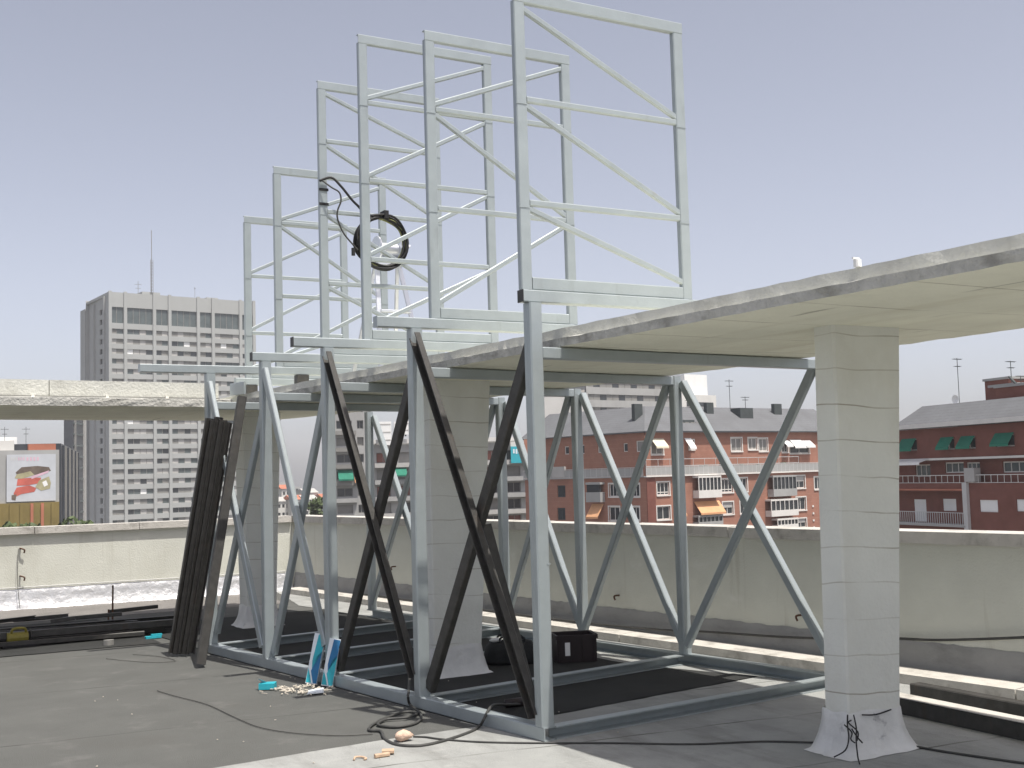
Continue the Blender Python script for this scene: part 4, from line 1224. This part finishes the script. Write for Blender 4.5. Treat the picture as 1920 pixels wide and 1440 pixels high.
B.box('lower_front', 0, B.L - .05, .0, .5, GZ, lo[3], 'ochre')
for k in range(8):
    u_ = B.L * (.1 + .115 * k)
    B.box('pier', u_, u_ + .35, .505, .65, GZ, lo[3] - .1, 'terracotta' if k in (5, 6) else 'ochre')
rr_ = [(7.170, 10.590, 5.980, 7.010)][0]
B.box('roof_band', rr_[0], rr_[1] - .1, -3, -.5, zr + .005, zr + .8, 'terracotta')
B.box('roof_band', .3, 5.5, -6, -1, zr + .005, zr + 1.3, 'pale_render')
B.box('roof_tank', 4.0, 6.2, -8, -5, zr + .005, zr + 1.9, 'blind_white')
for u_ in (2.0, 4.6, 7.2):
    p = B.P(u_, -4, 0); antenna(t, p[0], p[1], zr, zr + 3.2, ((.9, 1.0), (.7, .6)), .05)
a, b = [(22.890, 157.890), (33.580, 203.840)]
t = empty('shaded_block', (a[0], a[1], GZ), 'dark shaded block between the billboard and the tower', 'building')
S2 = Facade((a[0] + .4, a[1] + 1), b, t)
zs2 = 7.404
S2.box('body', 0, S2.L, -10, 0, GZ, zs2, 'dark_glass_wall')
for k in range(9):
    S2.box('pier', S2.L * (.05 + .1 * k), S2.L * (.05 + .1 * k) + .6, .004, .3, GZ, zs2 - .2, 'blind' if k % 2 else 'dark_glass_wall')

# ---------------------------------------------------------------- brick apartment building in the middle
a, b = [(90.050, 121.360), (133.820, 127.330)]
t = empty('apartment_building', (a[0], a[1], GZ), 'sunlit red brick apartment building with slate roof seen between the rear posts', 'building')
F = Facade(a, b, t)
eave = 6.782
corn = 0.934
ZL = corn - .15
top = [(2.720, 4.920, 3.790, 5.640), (9.980, 10.930, 4.370, 5.680), (18.530, 20.780, 4.050, 5.940), (22.160, 24.010, 4.250, 5.930), (24.460, 26.340, 3.990, 5.840), (29.540, 30.880, 3.790, 5.350), (31.360, 35.830, 3.590, 5.330)]
row = [(1.930, 4.210, -1.650, 0.050), (14.430, 16.720, -1.690, 0.160), (18.170, 19.730, -1.650, 0.220), (30.130, 32.450, -1.560, 0.240), (34.670, 36.550, -1.850, -0.020), (1.760, 4.240, -4.890, -3.130), (14.460, 16.630, -4.720, -3.030), (18.070, 19.970, -4.790, -3.000), (30.270, 32.460, -4.770, -2.900), (30.180, 32.370, -7.340, -6.020), (5.630, 6.650, -1.460, -0.040)]
SB = 1.6     # set-back of the top storey
F.wall(SB, F.L, corn, eave, top, 'brick', .2, 'upper_wall', None, -SB)
F.wall(0, F.L, GZ, ZL, row, 'brick', .25)
Ft = Facade(F.P(0, -SB, 0)[:2], F.P(F.L, -SB, 0)[:2], t)
for k, h in enumerate(top):
    Ft.window(h, 'trim', 'glass' if k in (1, 6, 5) else 'blind', .18, 1, True)
for k, h in enumerate(row):
    F.window(h, 'trim', 'glass', .22, 2 if k in (0, 1) else 1, True, None, k in (0, 1), ('blind_pale', .45) if k in (3, 6, 9) else None)
# terrace, its rail and cornice
F.box('terrace_slab', -.3, F.L, -SB + .01, .35, ZL + .002, corn, 'trim')
F.railing(-.2, F.L, .25, corn + .01, corn + 1.25, 'rail', .9, None, 'grey_render')
mb = MB()
for k in range(16):
    u_ = rc.uniform(9, F.L - 12); z = corn + .02
    F.blk(mb, u_, u_ + rc.uniform(.3, .8), -1.1, -.6, z, z + rc.uniform(.6, 1.7))
mb.build('terrace_planting', 'leaf', t)
F.railing(-.2, F.L * .7, .27, corn + 1.26, corn + 2.2, 'rail', 2.2)
for h in [(2.650, 4.950, 4.790, 5.860)]: Ft.awning(h, 'cream_awning', 1.1)
for h in [(9.050, 10.310, 4.600, 5.910), (29.460, 30.920, 4.730, 5.510), (31.280, 33.870, 4.550, 5.580), (33.990, 36.000, 4.610, 5.490)]: Ft.awning(h, 'blind_white', 1.1)
for h in [(8.760, 13.710, -4.320, -2.790), (5.060, 6.070, -4.360, -2.940)]: F.awning(h, 'orange_awning', 1.3)
# enclosed balconies
for (h, m_) in zip([(8.710, 13.240, -2.270, 0.710), (24.060, 29.250, -2.580, 0.420), (23.380, 29.380, -5.410, -2.960), (8.450, 13.280, -5.970, -4.600), (24.620, 29.220, -7.130, -5.750)], ['trim', 'grey_render', 'trim', 'grey_render', 'trim']):
    bal = F.box('balcony', h[0], h[1], .005, 1.1, h[2], h[2] + (h[3] - h[2]) * .35, m_)
    F.box('balcony_roof', h[0], h[1], .005, 1.1, h[3] - .25, h[3], m_, bal)
    n = 6
    for k in range(n + 1):
        uc = h[0] + .07 + (h[1] - h[0] - .14) * k / n
        F.box('mullion', uc - .06, uc + .06, 1.0, 1.09, h[2] + (h[3] - h[2]) * .35 + .002, h[3] - .252, m_, bal)
    mb = MB(); zz0 = h[2] + (h[3] - h[2]) * .35
    mb.add([F.P(h[0] + .05, .96, zz0), F.P(h[1] - .05, .96, zz0), F.P(h[1] - .05, .96, h[3] - .25), F.P(h[0] + .05, .96, h[3] - .25)], [(0, 1, 2, 3)])
    mb.build('pane', 'glass', bal)
# dark red pilaster at the corner and quoins at the right
F.box('pilaster', -.02, 1.5, .004, .12, GZ, ZL - .02, 'brick_dark')
for k in range(12):
    z = GZ + 10 + 1.05 * k
    if z < ZL - 1: F.box('quoin', 33.835, 33.835 + .35, .004, .10, z, z + .28, 'trim')
# roof
ridge = 9.661 + 1.0
def roof_slope(fc, par, u0, u1, z0, z1, o0, run, m, name='roof', hip=0.0):
    mb = MB()
    v_ = [fc.P(u0, o0, z0), fc.P(u1, o0, z0), fc.P(u1, o0 - run, z1), fc.P(u0 + hip, o0 - run, z1), fc.P(u1, o0 - 2*run, z0), fc.P(u0, o0 - 2*run, z0)]
    mb.add(v_, [(0, 1, 2, 3), (3, 2, 4, 5), (0, 3, 5), (1, 4, 2)])
    return mb.build(name, m, par)
a_, b_ = [(85.950, 145.740), (90.050, 121.360)]
G_ = Facade(a_, b_, t)
o0, z0_ = -SB + .7, eave + .12
mb = MB()
rv = [F.P(-o0, o0, z0_), F.P(F.L, o0, z0_), F.P(F.L, o0 - 6, ridge), F.P(-o0 + 6, o0 - 6, ridge), G_.P(-2, o0, z0_), G_.P(-2, o0 - 6, ridge), F.P(F.L, o0 - 12, z0_), F.P(-o0 + 12, o0 - 12, z0_), G_.P(-2, o0 - 12, z0_)]
mb.add(rv, [(0, 1, 2, 3), (4, 0, 3, 5), (3, 2, 6, 7), (5, 3, 7, 8)])
ro = mb.build('roof', 'slate', t)
F.box('eave_board', SB - .6, F.L, -SB - .2, -SB + .65, eave - .05, eave + .10, 'slate')
for (x0, y0, x1, y1) in [(17.680, 19.130, 7.910, 10.320), (32.570, 34.310, 8.200, 10.350), (3.330, 4.830, 7.360, 9.940)]:
    u0, u1, z0, z1 = x0, y0, x1, y1
    ch = F.box('chimney', u0, u1, -SB - 4.2, -SB - 3.6, z0 - 1.5, z1 + .9, 'chimney', ro)
h = [(23.590, 26.410, 8.620, 9.860)][0]
F.box('skylight_box', h[0], h[1], -SB - 4.4, -SB - 2.5, h[2] - 1, h[3] + .6, 'chimney', ro)
h = [(9.210, 12.590, 7.440, 8.540)][0]
F.box('dormer', h[0], h[1], -SB - 4, -SB - 1.3, h[2] - .3, h[3], 'chimney', ro)
for k in range(4): F.box('dormer_pane', h[0] + .3 + 1.1 * k, h[0] + 1.1 + 1.1 * k, -SB - 1.29, -SB - 1.2, h[2] + .1, h[3] - .3, 'blind', ro)
for (u_, zz) in [(24.232, 14.365), (15.678, 11.125), (27.639, 11.858)]:
    p = F.P(u_, -SB - 5, 0); antenna(ro, p[0], p[1], ridge - 1, zz + .5, ((.95, 1.6), (.8, 1.1)), .06)
# shaded left face
a, b = [(85.950, 145.740), (90.050, 121.360)]
G_ = Facade(a, b, t)
topl = [(14.050, 15.970, 4.300, 5.620), (21.540, 23.530, 4.190, 5.680), (7.140, 8.060, 4.310, 5.450), (10.430, 11.310, 4.280, 5.550), (19.100, 19.920, 4.290, 5.440)]
rowl = [(7.090, 8.800, -1.760, -0.100), (6.940, 8.640, -5.000, -3.270), (17.670, 19.630, -1.730, -0.010), (17.510, 19.570, -4.960, -3.090), (21.940, 23.430, -1.750, -0.060), (21.780, 23.270, -4.850, -3.090)]
G_.wall(0, G_.L - SB, corn, eave, topl, 'brick', .2, 'upper_wall', None, -SB)
G_.wall(0, G_.L - .02, GZ, ZL, rowl, 'brick', .25)
Gt = Facade(G_.P(0, -SB, 0)[:2], G_.P(G_.L, -SB, 0)[:2], t)
for k, h in enumerate(topl): Gt.window(h, 'trim', 'blind' if k < 2 else 'glass', .18, 0, False)
for k, h in enumerate(rowl): G_.window(h, 'trim' if k > 1 else 'chimney', 'glass', .22, 2 if k == 2 else 1, k > 1)
G_.box('terrace_slab', 0, G_.L - .05, -SB + .01, .35, ZL + .002, corn, 'grey_render')
G_.railing(0, G_.L - .3, .25, corn + .01, corn + 1.2, 'rail', 1.1, None, 'grey_render')
for h in [(13.960, 16.830, -2.450, 0.250)]:
    bal = G_.box('balcony', h[0], h[1], .005, .9, h[2], h[2] + (h[3]-h[2]) * .5, 'grey_render')
    G_.box('balcony_roof', h[0], h[1], .005, .9, h[3] - .3, h[3], 'grey_render', bal)
    G_.box('pane', h[0] + .2, h[1] - .2, .5, .85, h[2] + (h[3]-h[2]) * .5 + .002, h[3] - .302, 'glass', bal)
for h in [(14.270, 16.600, -4.480, -2.740)]: G_.awning(h, 'orange_awning', 1.3)
G_.box('white_panel', *[(6.420, 9.040, 1.040, 2.560)][0][:2], .004, .3, *[(6.420, 9.040, 1.040, 2.560)][0][2:], 'blind_pale')
G_.box('eave_board', -2, G_.L - SB + .6, -SB - .2, -SB + .65, eave - .05, eave + .10, 'slate')
# gable and rear
mb = MB()
q = [F.P(F.L, -.02, 0), F.P(F.L, -14, 0), F.P(6, -14, 0), G_.P(0, -14, 0), G_.P(0, -.02, 0)]
vs = [(x[0], x[1], GZ) for x in q] + [(x[0], x[1], eave) for x in q]
mb.add(vs, [(i, i+1, 6+i, 5+i) for i in range(4)])
mb.build('rear_wall', 'brick', t)

# ---------------------------------------------------------------- brick building at the right
a, b = [(99.410, 93.930), (93.280, 62.720)]
t = empty('apartment_building', (a[0], a[1], GZ), 'shaded dark red brick apartment building with green awnings at the right', 'building')
F = Facade(a, b, t)
eave = 5.200
led = 1.973
ter = -0.515
top = [(9.260, 11.690, 2.950, 4.210), (15.630, 17.600, 2.890, 4.090), (18.720, 20.750, 2.900, 4.070), (23.620, 26.130, 2.950, 4.130)]
mid = [(14.500, 17.390, 0.490, 1.590), (17.790, 19.770, 0.460, 1.530), (22.960, 26.130, 0.450, 1.520), (9.660, 12.150, 0.150, 1.450)]
low = [(20.830, 23.370, -3.380, -2.180), (25.890, 27.820, -3.230, -2.080)]
F.wall(0, F.L, led, eave, top, 'brick_dark', .25, 'upper_wall')
F.wall(0, F.L, ter, led - .02, mid, 'brick_dark', .25, 'terrace_wall', None, -1.2)
ur = 19.042
rec = [(3.600, 18.690, -5.790, -1.380)][0]
F.wall(ur, F.L, GZ, ter - .01, low, 'brick_dark', .25)
F.wall(0, ur - .01, rec[3], ter - .01, [], 'brick_dark', .2)
F.wall(0, ur - .01, GZ, rec[3] - .02, [(8.380, 10.370, -4.720, -2.310), (13.140, 15.180, -3.480, -2.210), (16.500, 18.350, -3.410, -2.170)], 'brick_dark', .15, 'recess_wall', None, -1.8)
Fm = Facade(F.P(0, -1.2, 0)[:2], F.P(F.L, -1.2, 0)[:2], t)
Fr = Facade(F.P(0, -1.8, 0)[:2], F.P(F.L, -1.8, 0)[:2], t)
for h in top: F.window(h, 'trim', 'glass', .22, 1, False)
for k, h in enumerate(mid): Fm.window(h, 'trim', 'glass_teal', .2, 2, False)
for k, h in enumerate(low): F.window(h, 'trim', 'glass', .2, 0, False, None, False, ('blind_white', .96))
for h in [(8.380, 10.370, -4.720, -2.310), (13.140, 15.180, -3.480, -2.210), (16.500, 18.350, -3.410, -2.170)]: Fr.window(h, 'trim', 'glass', .14, 0, False, None, False, ('blind_white', .97))
F.box('terrace_floor', 0, F.L, -1.19, -.005, ter - .25, ter - .015, 'brick_dark')
F.box('recess_floor', 0, ur - .05, -1.79, .4, -4.765 - .2, -4.765, 'grey_render')
F.railing(0, ur - .05, .35, -4.765 + .01, -3.487, 'rail', .35)
F.box('recess_ceiling', 0, ur - .02, -1.79, -.21, rec[3] - .01, rec[3] + .15, 'grey_render')
F.railing(0, F.L, .05, ter + .01, 0.314, 'trim', .9)
F.box('ledge', 0, F.L, .004, .15, led - .12, led + .1, 'trim')
F.box('ledge', 0, ur, .004, .15, rec[3] + .1, rec[3] + .28, 'terracotta')
for h in [(9.270, 11.690, 3.120, 4.210), (15.640, 17.610, 3.100, 4.140), (18.740, 20.760, 3.110, 4.130), (23.630, 26.150, 3.210, 4.230)]: F.awning(h, 'green_awning', .8)
F.awning([(6.020, 13.710, 1.640, 1.990)][0], 'blind_white', 1.4)
h = [(19.160, 20.640, -0.400, 0.980)][0]
F.box('service_box', h[0], h[1], -.5, .3, h[2], h[3], 'blind_pale')
h = [(18.800, 19.430, -5.510, -0.450)][0]
F.box('drainpipe', h[0], h[1], .004, .35, GZ, h[3], 'rail')
u0r, zr1 = 8.666, 7.75
mb = MB()
rv = [F.P(u0r, .9, eave + .35), F.P(F.L, .9, eave + .35), F.P(F.L, -2.3, zr1), F.P(u0r + 1.3, -2.3, zr1), F.P(F.L, -12, zr1 + .15), F.P(u0r + 1.3, -12, zr1 + .15), F.P(u0r, -13, eave + .35)]
mb.add(rv, [(0, 1, 2, 3), (3, 2, 4, 5), (0, 3, 5, 6)])
ro = mb.build('roof', 'slate', t)
F.box('gutter', 8.666, F.L, .92, 1.25, eave + .05, eave + .50, 'trim')
F.box('eave_soffit', 0, F.L, -.3, .44, eave + .02, eave + .2, 'chimney')
for (h, o0, o1) in zip([(15.320, 18.830, 8.120, 9.100), (16.860, 20.740, 7.780, 8.320), (20.340, 24.820, 6.790, 8.410), (25.660, 30.370, 6.900, 8.800)], (-6.2, -5.5, -3.2, -3.4), (-9, -8, -8, -9)):
    F.box('roof_house', h[0], h[1], o1, o0, h[2] - 2.0, h[3] + (.9 if o0 < -5 else .5), 'brick_dark', ro)
    F.box('roof_house_cap', h[0] - .15, h[1] + .15, o1 - .1, o0 + .15, h[3] + (.9 if o0 < -5 else .5) + .003, h[3] + (.9 if o0 < -5 else .5) + .25, 'grey_render', ro)
for (u_, zz) in [(12.075, 12.241), (20.056, 11.142), (24.027, 9.737), (26.446, 11.235), (21.358, 9.498)]:
    p = F.P(u_, -5.5, 0); antenna(ro, p[0], p[1], 7.6, zz + .6, ((.97, 1.4), (.82, .9)), .05)
h = [(20.300, 21.370, 8.550, 9.500)][0]
p0, p1 = F.P(h[0], -5, h[3] + .6), F.P(h[1], -5, h[2] + .6)
sweep_mb = MB(); sweep(sweep_mb, p0, p1, rect(.25, .15)); sweep_mb.build('tilted_panel', 'chimney', ro)
v = Vector(F.P(14.733, -2.9, 8.2))
mb = MB()
n = 14
mb.add([tuple(v + Vector((-.15 * q * q, .45 * q * math.cos(2*math.pi*k/n), .45 * q * math.sin(2*math.pi*k/n)))) for q in (.25, .6, 1.0) for k in range(n)],
       [(q*n+k, q*n+(k+1) % n, (q+1)*n+(k+1) % n, (q+1)*n+k) for q in range(2) for k in range(n)] + [tuple(range(n))])
mb.build('satellite_dish', 'blind_white', ro)
mb = MB()
q = [F.P(0, 0, 0), F.P(0, -13, 0), F.P(F.L, -13, 0), F.P(F.L, 0, 0)]
vs = [(x[0], x[1], GZ) for x in q] + [(x[0], x[1], eave) for x in q]
mb.add(vs, [(i, i+1, 5+i, 4+i) for i in range(3)])
mb.build('rear_wall', 'brick_dark', t)

# ---------------------------------------------------------------- grey apartment building left of centre
a, b = [(75.890, 196.750), (113.120, 186.800)]
t = empty('apartment_building', (a[0], a[1], GZ), 'grey apartment building with small green awnings left of centre', 'building')
F = Facade(a, b, t)
zg_ = 15.850
ub = 7.232
u2 = 38.704
rng = random.Random(4)
h1 = []
for k in range(9):
    z = -1.480 + 3.05 * (k - 2)
    for (x0, x1) in [(0.767, 3.553), (4.518, 5.679), (6.261, 7.038)]:
        h1.append((x0, x1, z, z + 1.55))
h1 = [h for h in h1 if h[3] < zg_ - .5]
F.wall(0, ub, GZ, zg_, h1, 'grey_render', .5)
for k, h in enumerate(h1): F.window(h, 'blind', rng.choice(['glass', 'glass', 'blind']), .45, 1, False)
zl = 7.981
h2 = []
for k in range(8):
    z = -1.480 + 3.05 * (k - 3)
    uu = ub + .8
    while uu < u2 - 3.5:
        h2.append((uu, uu + 2.6, z - .2, z + 1.7)); uu += 4.1
h2 = [h for h in h2 if h[3] < zl - .5]
F.wall(ub + .01, u2, GZ, zl, h2, 'grey_render', .5, 'wall', None, -.6)
Fs = Facade(F.P(0, -.6, 0)[:2], F.P(F.L, -.6, 0)[:2], t)
for k, h in enumerate(h2): Fs.window(h, 'blind', rng.choice(['glass', 'glass', 'blind', 'brick_dark']), .45, 1, False)
for k in range(8):
    z = -1.480 + 3.05 * (k - 3) - .55
    if z < zl - 1: F.box('balcony_band', ub + .3, u2 - .2, -.595, .7, z - .5, z + .3, rng.choice(['pale_render', 'blind_pale', 'grey_render']))
    if z < zg_ - 1: F.box('balcony_band', .2, ub - 3, .004, .9, z - .5, z + .25, rng.choice(['blind', 'grey_render']))
for h in [(0.880, 3.570, 1.630, 3.360), (10.680, 13.340, 2.120, 3.680)]: F.awning(h, 'green_awning', 1.6)
for h in [(3.760, 5.110, 1.180, 3.100)]: F.awning(h, 'orange_awning', 1.6)
F.box('body', .3, u2 - .3, -14, -1.2, GZ, min(zl, zg_) - .1, 'grey_render')
F.box('body', .02, ub - .02, -13.9, -.52, zl - .05, zg_ - .02, 'grey_render')
F.box('parapet_band', ub + .02, u2, -.3, .3, zl + .003, zl + .7, 'pale_render')
# white sign boards fixed above the band, their lettering too far to read
for (h, nb) in zip([(8.380, 10.630, 7.630, 11.920), (11.140, 12.620, 9.140, 11.880), (13.020, 13.910, 9.500, 11.950)], (3, 2, 2)):
    sg = F.box('sign_board', h[0], h[1], .9, 1.15, h[2], h[3], 'blind_white')
    for k in range(nb):
        z = h[3] - (h[3] - h[2]) * (k + .35) / nb
        F.box('sign_rule', h[0] + .15, h[1] - .15, 1.154, 1.19, z - .10, z + .10, 'blind_pale', sg)
    F.box('sign_strut', h[0] + .2, h[0] + .4, .35, .895, h[2] - .3, h[3] - .2, 'chimney', sg)
h = [(33.020, 36.340, 3.790, 6.890)][0]
sgn = F.box('hoarding', h[0], h[1], .9, 1.2, h[2], h[3], 'teal')
for k in range(5):
    F.box('hoarding_mark', h[0] + .4 + .5 * k, h[0] + .72 + .5 * k, 1.204, 1.24, h[3] - 1.3 - .1 * (k % 2), h[3] - .5, 'card_white', sgn)
F.box('hoarding_cap', h[0], h[1], .6, 1.1, h[3] + .004, h[3] + .9, 'pale_render', sgn)

# ---------------------------------------------------------------- pale blocks further back
a, b = [(163.110, 244.780), (210.440, 252.160)]
t = empty('office_building', (a[0], a[1], GZ), 'white modern office building rising behind the slate roof', 'building')
F = Facade(a, b, t)
zw = 26.356
rows_ = []
for k in range(10):
    z = zw - 1.6 - 3.3 * k
    rows_.append((.6, F.L * .66, z - 1.5, z))
F.wall(0, F.L * .70, GZ, zw, rows_, 'grey_render', .4)
for h in rows_:
    n = 14
    for q in range(n):
        u0, u1 = h[0] + (h[1] - h[0]) * q / n, h[0] + (h[1] - h[0]) * (q + 1) / n
        F.box('window', u0 + .05, u1 - .05, -.38, -.3, h[2] + .02, h[3] - .02, 'blind' if (q * 7 + int(h[2])) % 3 else 'glass')
F.box('body', .1, F.L * .7 - .1, -16, -.42, GZ, zw - .1, 'grey_render')
F.box('white_wing', F.L * .705, F.L, -14, .8, GZ, 21.934, 'pale_render')
F.box('white_wing', F.L * .78, F.L * .97, -12, -1, 21.934 + .01, 27.698, 'blind_white')
for k in range(5):
    z = 21.934 - 2 - 3.3 * k
    F.box('window', F.L * .75, F.L * .97, .805, .85, z - 1.2, z, 'glass')
F.box('roof_plant', 2, F.L * .6, -8, -2, zw + .01, zw + 1.5, 'blind_white')
a, b = [(121.370, 199.400), (129.270, 194.840)]
t = empty('gable_building', (a[0], a[1], GZ), 'pale blank gable wall behind the brick building, right of the near post', 'building')
F = Facade(a, b, t)
zc = 17.813
F.box('body', 0, F.L, -10, 0, GZ, zc, 'pale_render')
F.box('roof_cap', -.2, F.L + .2, -10.2, .2, zc + .004, zc + .5, 'coping')
F.box('flue', F.L * .4, F.L * .5, -3, -2, zc + .51, zc + 2, 'chimney')
for k in range(3): F.box('window', F.L * .55, F.L * .66, .004, .06, zc - 5 - 3.2 * k, zc - 3.6 - 3.2 * k, 'glass')

a, b = [(138.870, 397.830), (158.070, 398.310)]
rng = random.Random(8)
for j in range(6):
    u0 = -2 + j * 4.2
    d_ = rng.uniform(0, 40)
    F = Facade((a[0] + u0, a[1] + d_), (a[0] + u0 + 5.2, a[1] + d_ + .2))
    zt2 = -3.5 - 1.8 * abs(j - 3) + rng.uniform(-1, 3) + d_ * .06
    lab = ['leftmost far pale house left of the third post', 'second far pale house left of the third post', 'third far pale house left of the third post', 'fourth far pale house left of the third post', 'fifth far pale house left of the third post', 'rightmost far pale house left of the third post'][j]
    t = empty('far_house', (F.a.x, F.a.y, GZ), lab, 'building', 'far pale houses')
    F.par = t
    hs_ = [(.5 + 1.6 * q, 1.5 + 1.6 * q, zt2 - 2.4 - 3 * k, zt2 - 1.0 - 3 * k) for q in range(3) for k in range(6)]
    F.wall(0, F.L, GZ, zt2, hs_, 'pale_render', .3)
    for h in hs_: F.window(h, 'blind_pale', 'glass', .25, 0, False)
    F.box('body', .05, F.L - .05, -9, -.32, GZ, zt2 - .05, 'pale_render')
    roof_slope(F, t, -.3, F.L + .3, zt2 + .01, zt2 + 1.6, .4, 4.8, 'terracotta' if j % 2 else 'blind_pale')

# far row of roofs closing the horizon
rng = random.Random(15)
for j in range(46):
    az = -0.18 + j * 0.030
    dist = rng.uniform(560, 900)
    cx_, cy_ = -3.8 + dist * math.sin(az), -6.3 + dist * math.cos(az)
    w_ = rng.uniform(16, 34); h_ = rng.uniform(-14, 0.5)
    mb = MB()
    mb.box((cx_ - w_/2, cy_ - 6, GZ), (cx_ + w_/2, cy_ + 6, h_))
    mb.box((cx_ - w_/4, cy_ - 3, h_ + .01), (cx_ + w_/6, cy_ + 3, h_ + rng.uniform(1, 3)))
    for q in range(int(w_ / 3.2)):
        for k in range(5):
            z = h_ - 2.6 - 3 * k
            if z > GZ: mb.box((cx_ - w_/2 + .8 + 3.2 * q, cy_ - 6.12, z), (cx_ - w_/2 + 2.2 + 3.2 * q, cy_ - 6.01, z + 1.5), 1)
    o = mb.build('distant_block', [['pale_render', 'grey_render', 'terracotta', 'tower'][j % 4], 'glass'])
    tag(o, 'hazy distant city block low on the horizon', 'building', 'distant city blocks on the horizon')

# ---------------------------------------------------------------- trees
def tree(p, h, r, label, seed, n=1500, leaf=.35):
    rr = random.Random(seed)
    t = empty('street_tree', tuple(p), label, 'tree', 'street trees')
    mb = MB()
    p = Vector(p)
    tube_into(mb, [p, p + Vector((.1, 0, h * .3)), p + Vector((0, .1, h * .7))], .22, 8)
    for k in range(6):
        a = k * 1.05; tube_into(mb, [p + Vector((0, 0, h * (.35 + .05 * k))), p + Vector((math.cos(a) * r * .6, math.sin(a) * r * .6, h * (.6 + .05 * k)))], .09, 6)
    mb.build('trunk', 'trunk', t)
    mb = MB()
    cl = [(p + Vector((rr.gauss(0, r * .45), rr.gauss(0, r * .45), h * rr.uniform(.45, .95))), r * rr.uniform(.25, .5)) for _ in range(16)]
    for k in range(n):
        c_, cr = rr.choice(cl)
        q = c_ + Vector((rr.gauss(0, 1), rr.gauss(0, 1), rr.gauss(0, .8))).normalized() * cr * rr.uniform(.6, 1.05)
        a_ = Vector((rr.gauss(0, 1), rr.gauss(0, 1), rr.gauss(0, 1))).normalized()
        b_ = a_.orthogonal().normalized()
        s_ = leaf * rr.uniform(.6, 1.3)
        mb.add([q - a_ * s_ - b_ * s_ * .6, q + a_ * s_ - b_ * s_ * .6, q + a_ * s_ + b_ * s_ * .6, q - a_ * s_ + b_ * s_ * .6], [(0, 1, 2, 3)])
    mb.build('crown', 'leaf', t)
p = (67.676, 184.458, -2.234)
tree((p[0], p[1], GZ), -0.186 - GZ, 2.6, 'round green tree seen left of the third post', 1)
lt = ['leftmost tree top over the sunlit parapet', 'second tree top over the sunlit parapet', 'third tree top over the sunlit parapet', 'fourth tree top over the sunlit parapet', 'rightmost tree top over the sunlit parapet']
for j, (p, zt) in enumerate(zip([(11.929, 123.878, -0.704), (13.850, 125.131, -1.232), (15.819, 126.319, -1.335), (17.836, 127.439, -0.990), (20.139, 130.794, -1.589)], [-0.704, -1.232, -1.335, -0.990, -1.589])):
    tree((p[0], p[1], GZ), zt - GZ, 2.4, lt[j], 10 + j, 1100, .30)

# ---------------------------------------------------------------- the hazy summer air
mb = MB()
mb.box((-2600, -2600, -27.5), (2600, 2600, 92))
air = mb.build('haze', 'haze_air')
tag(air, kind='stuff')
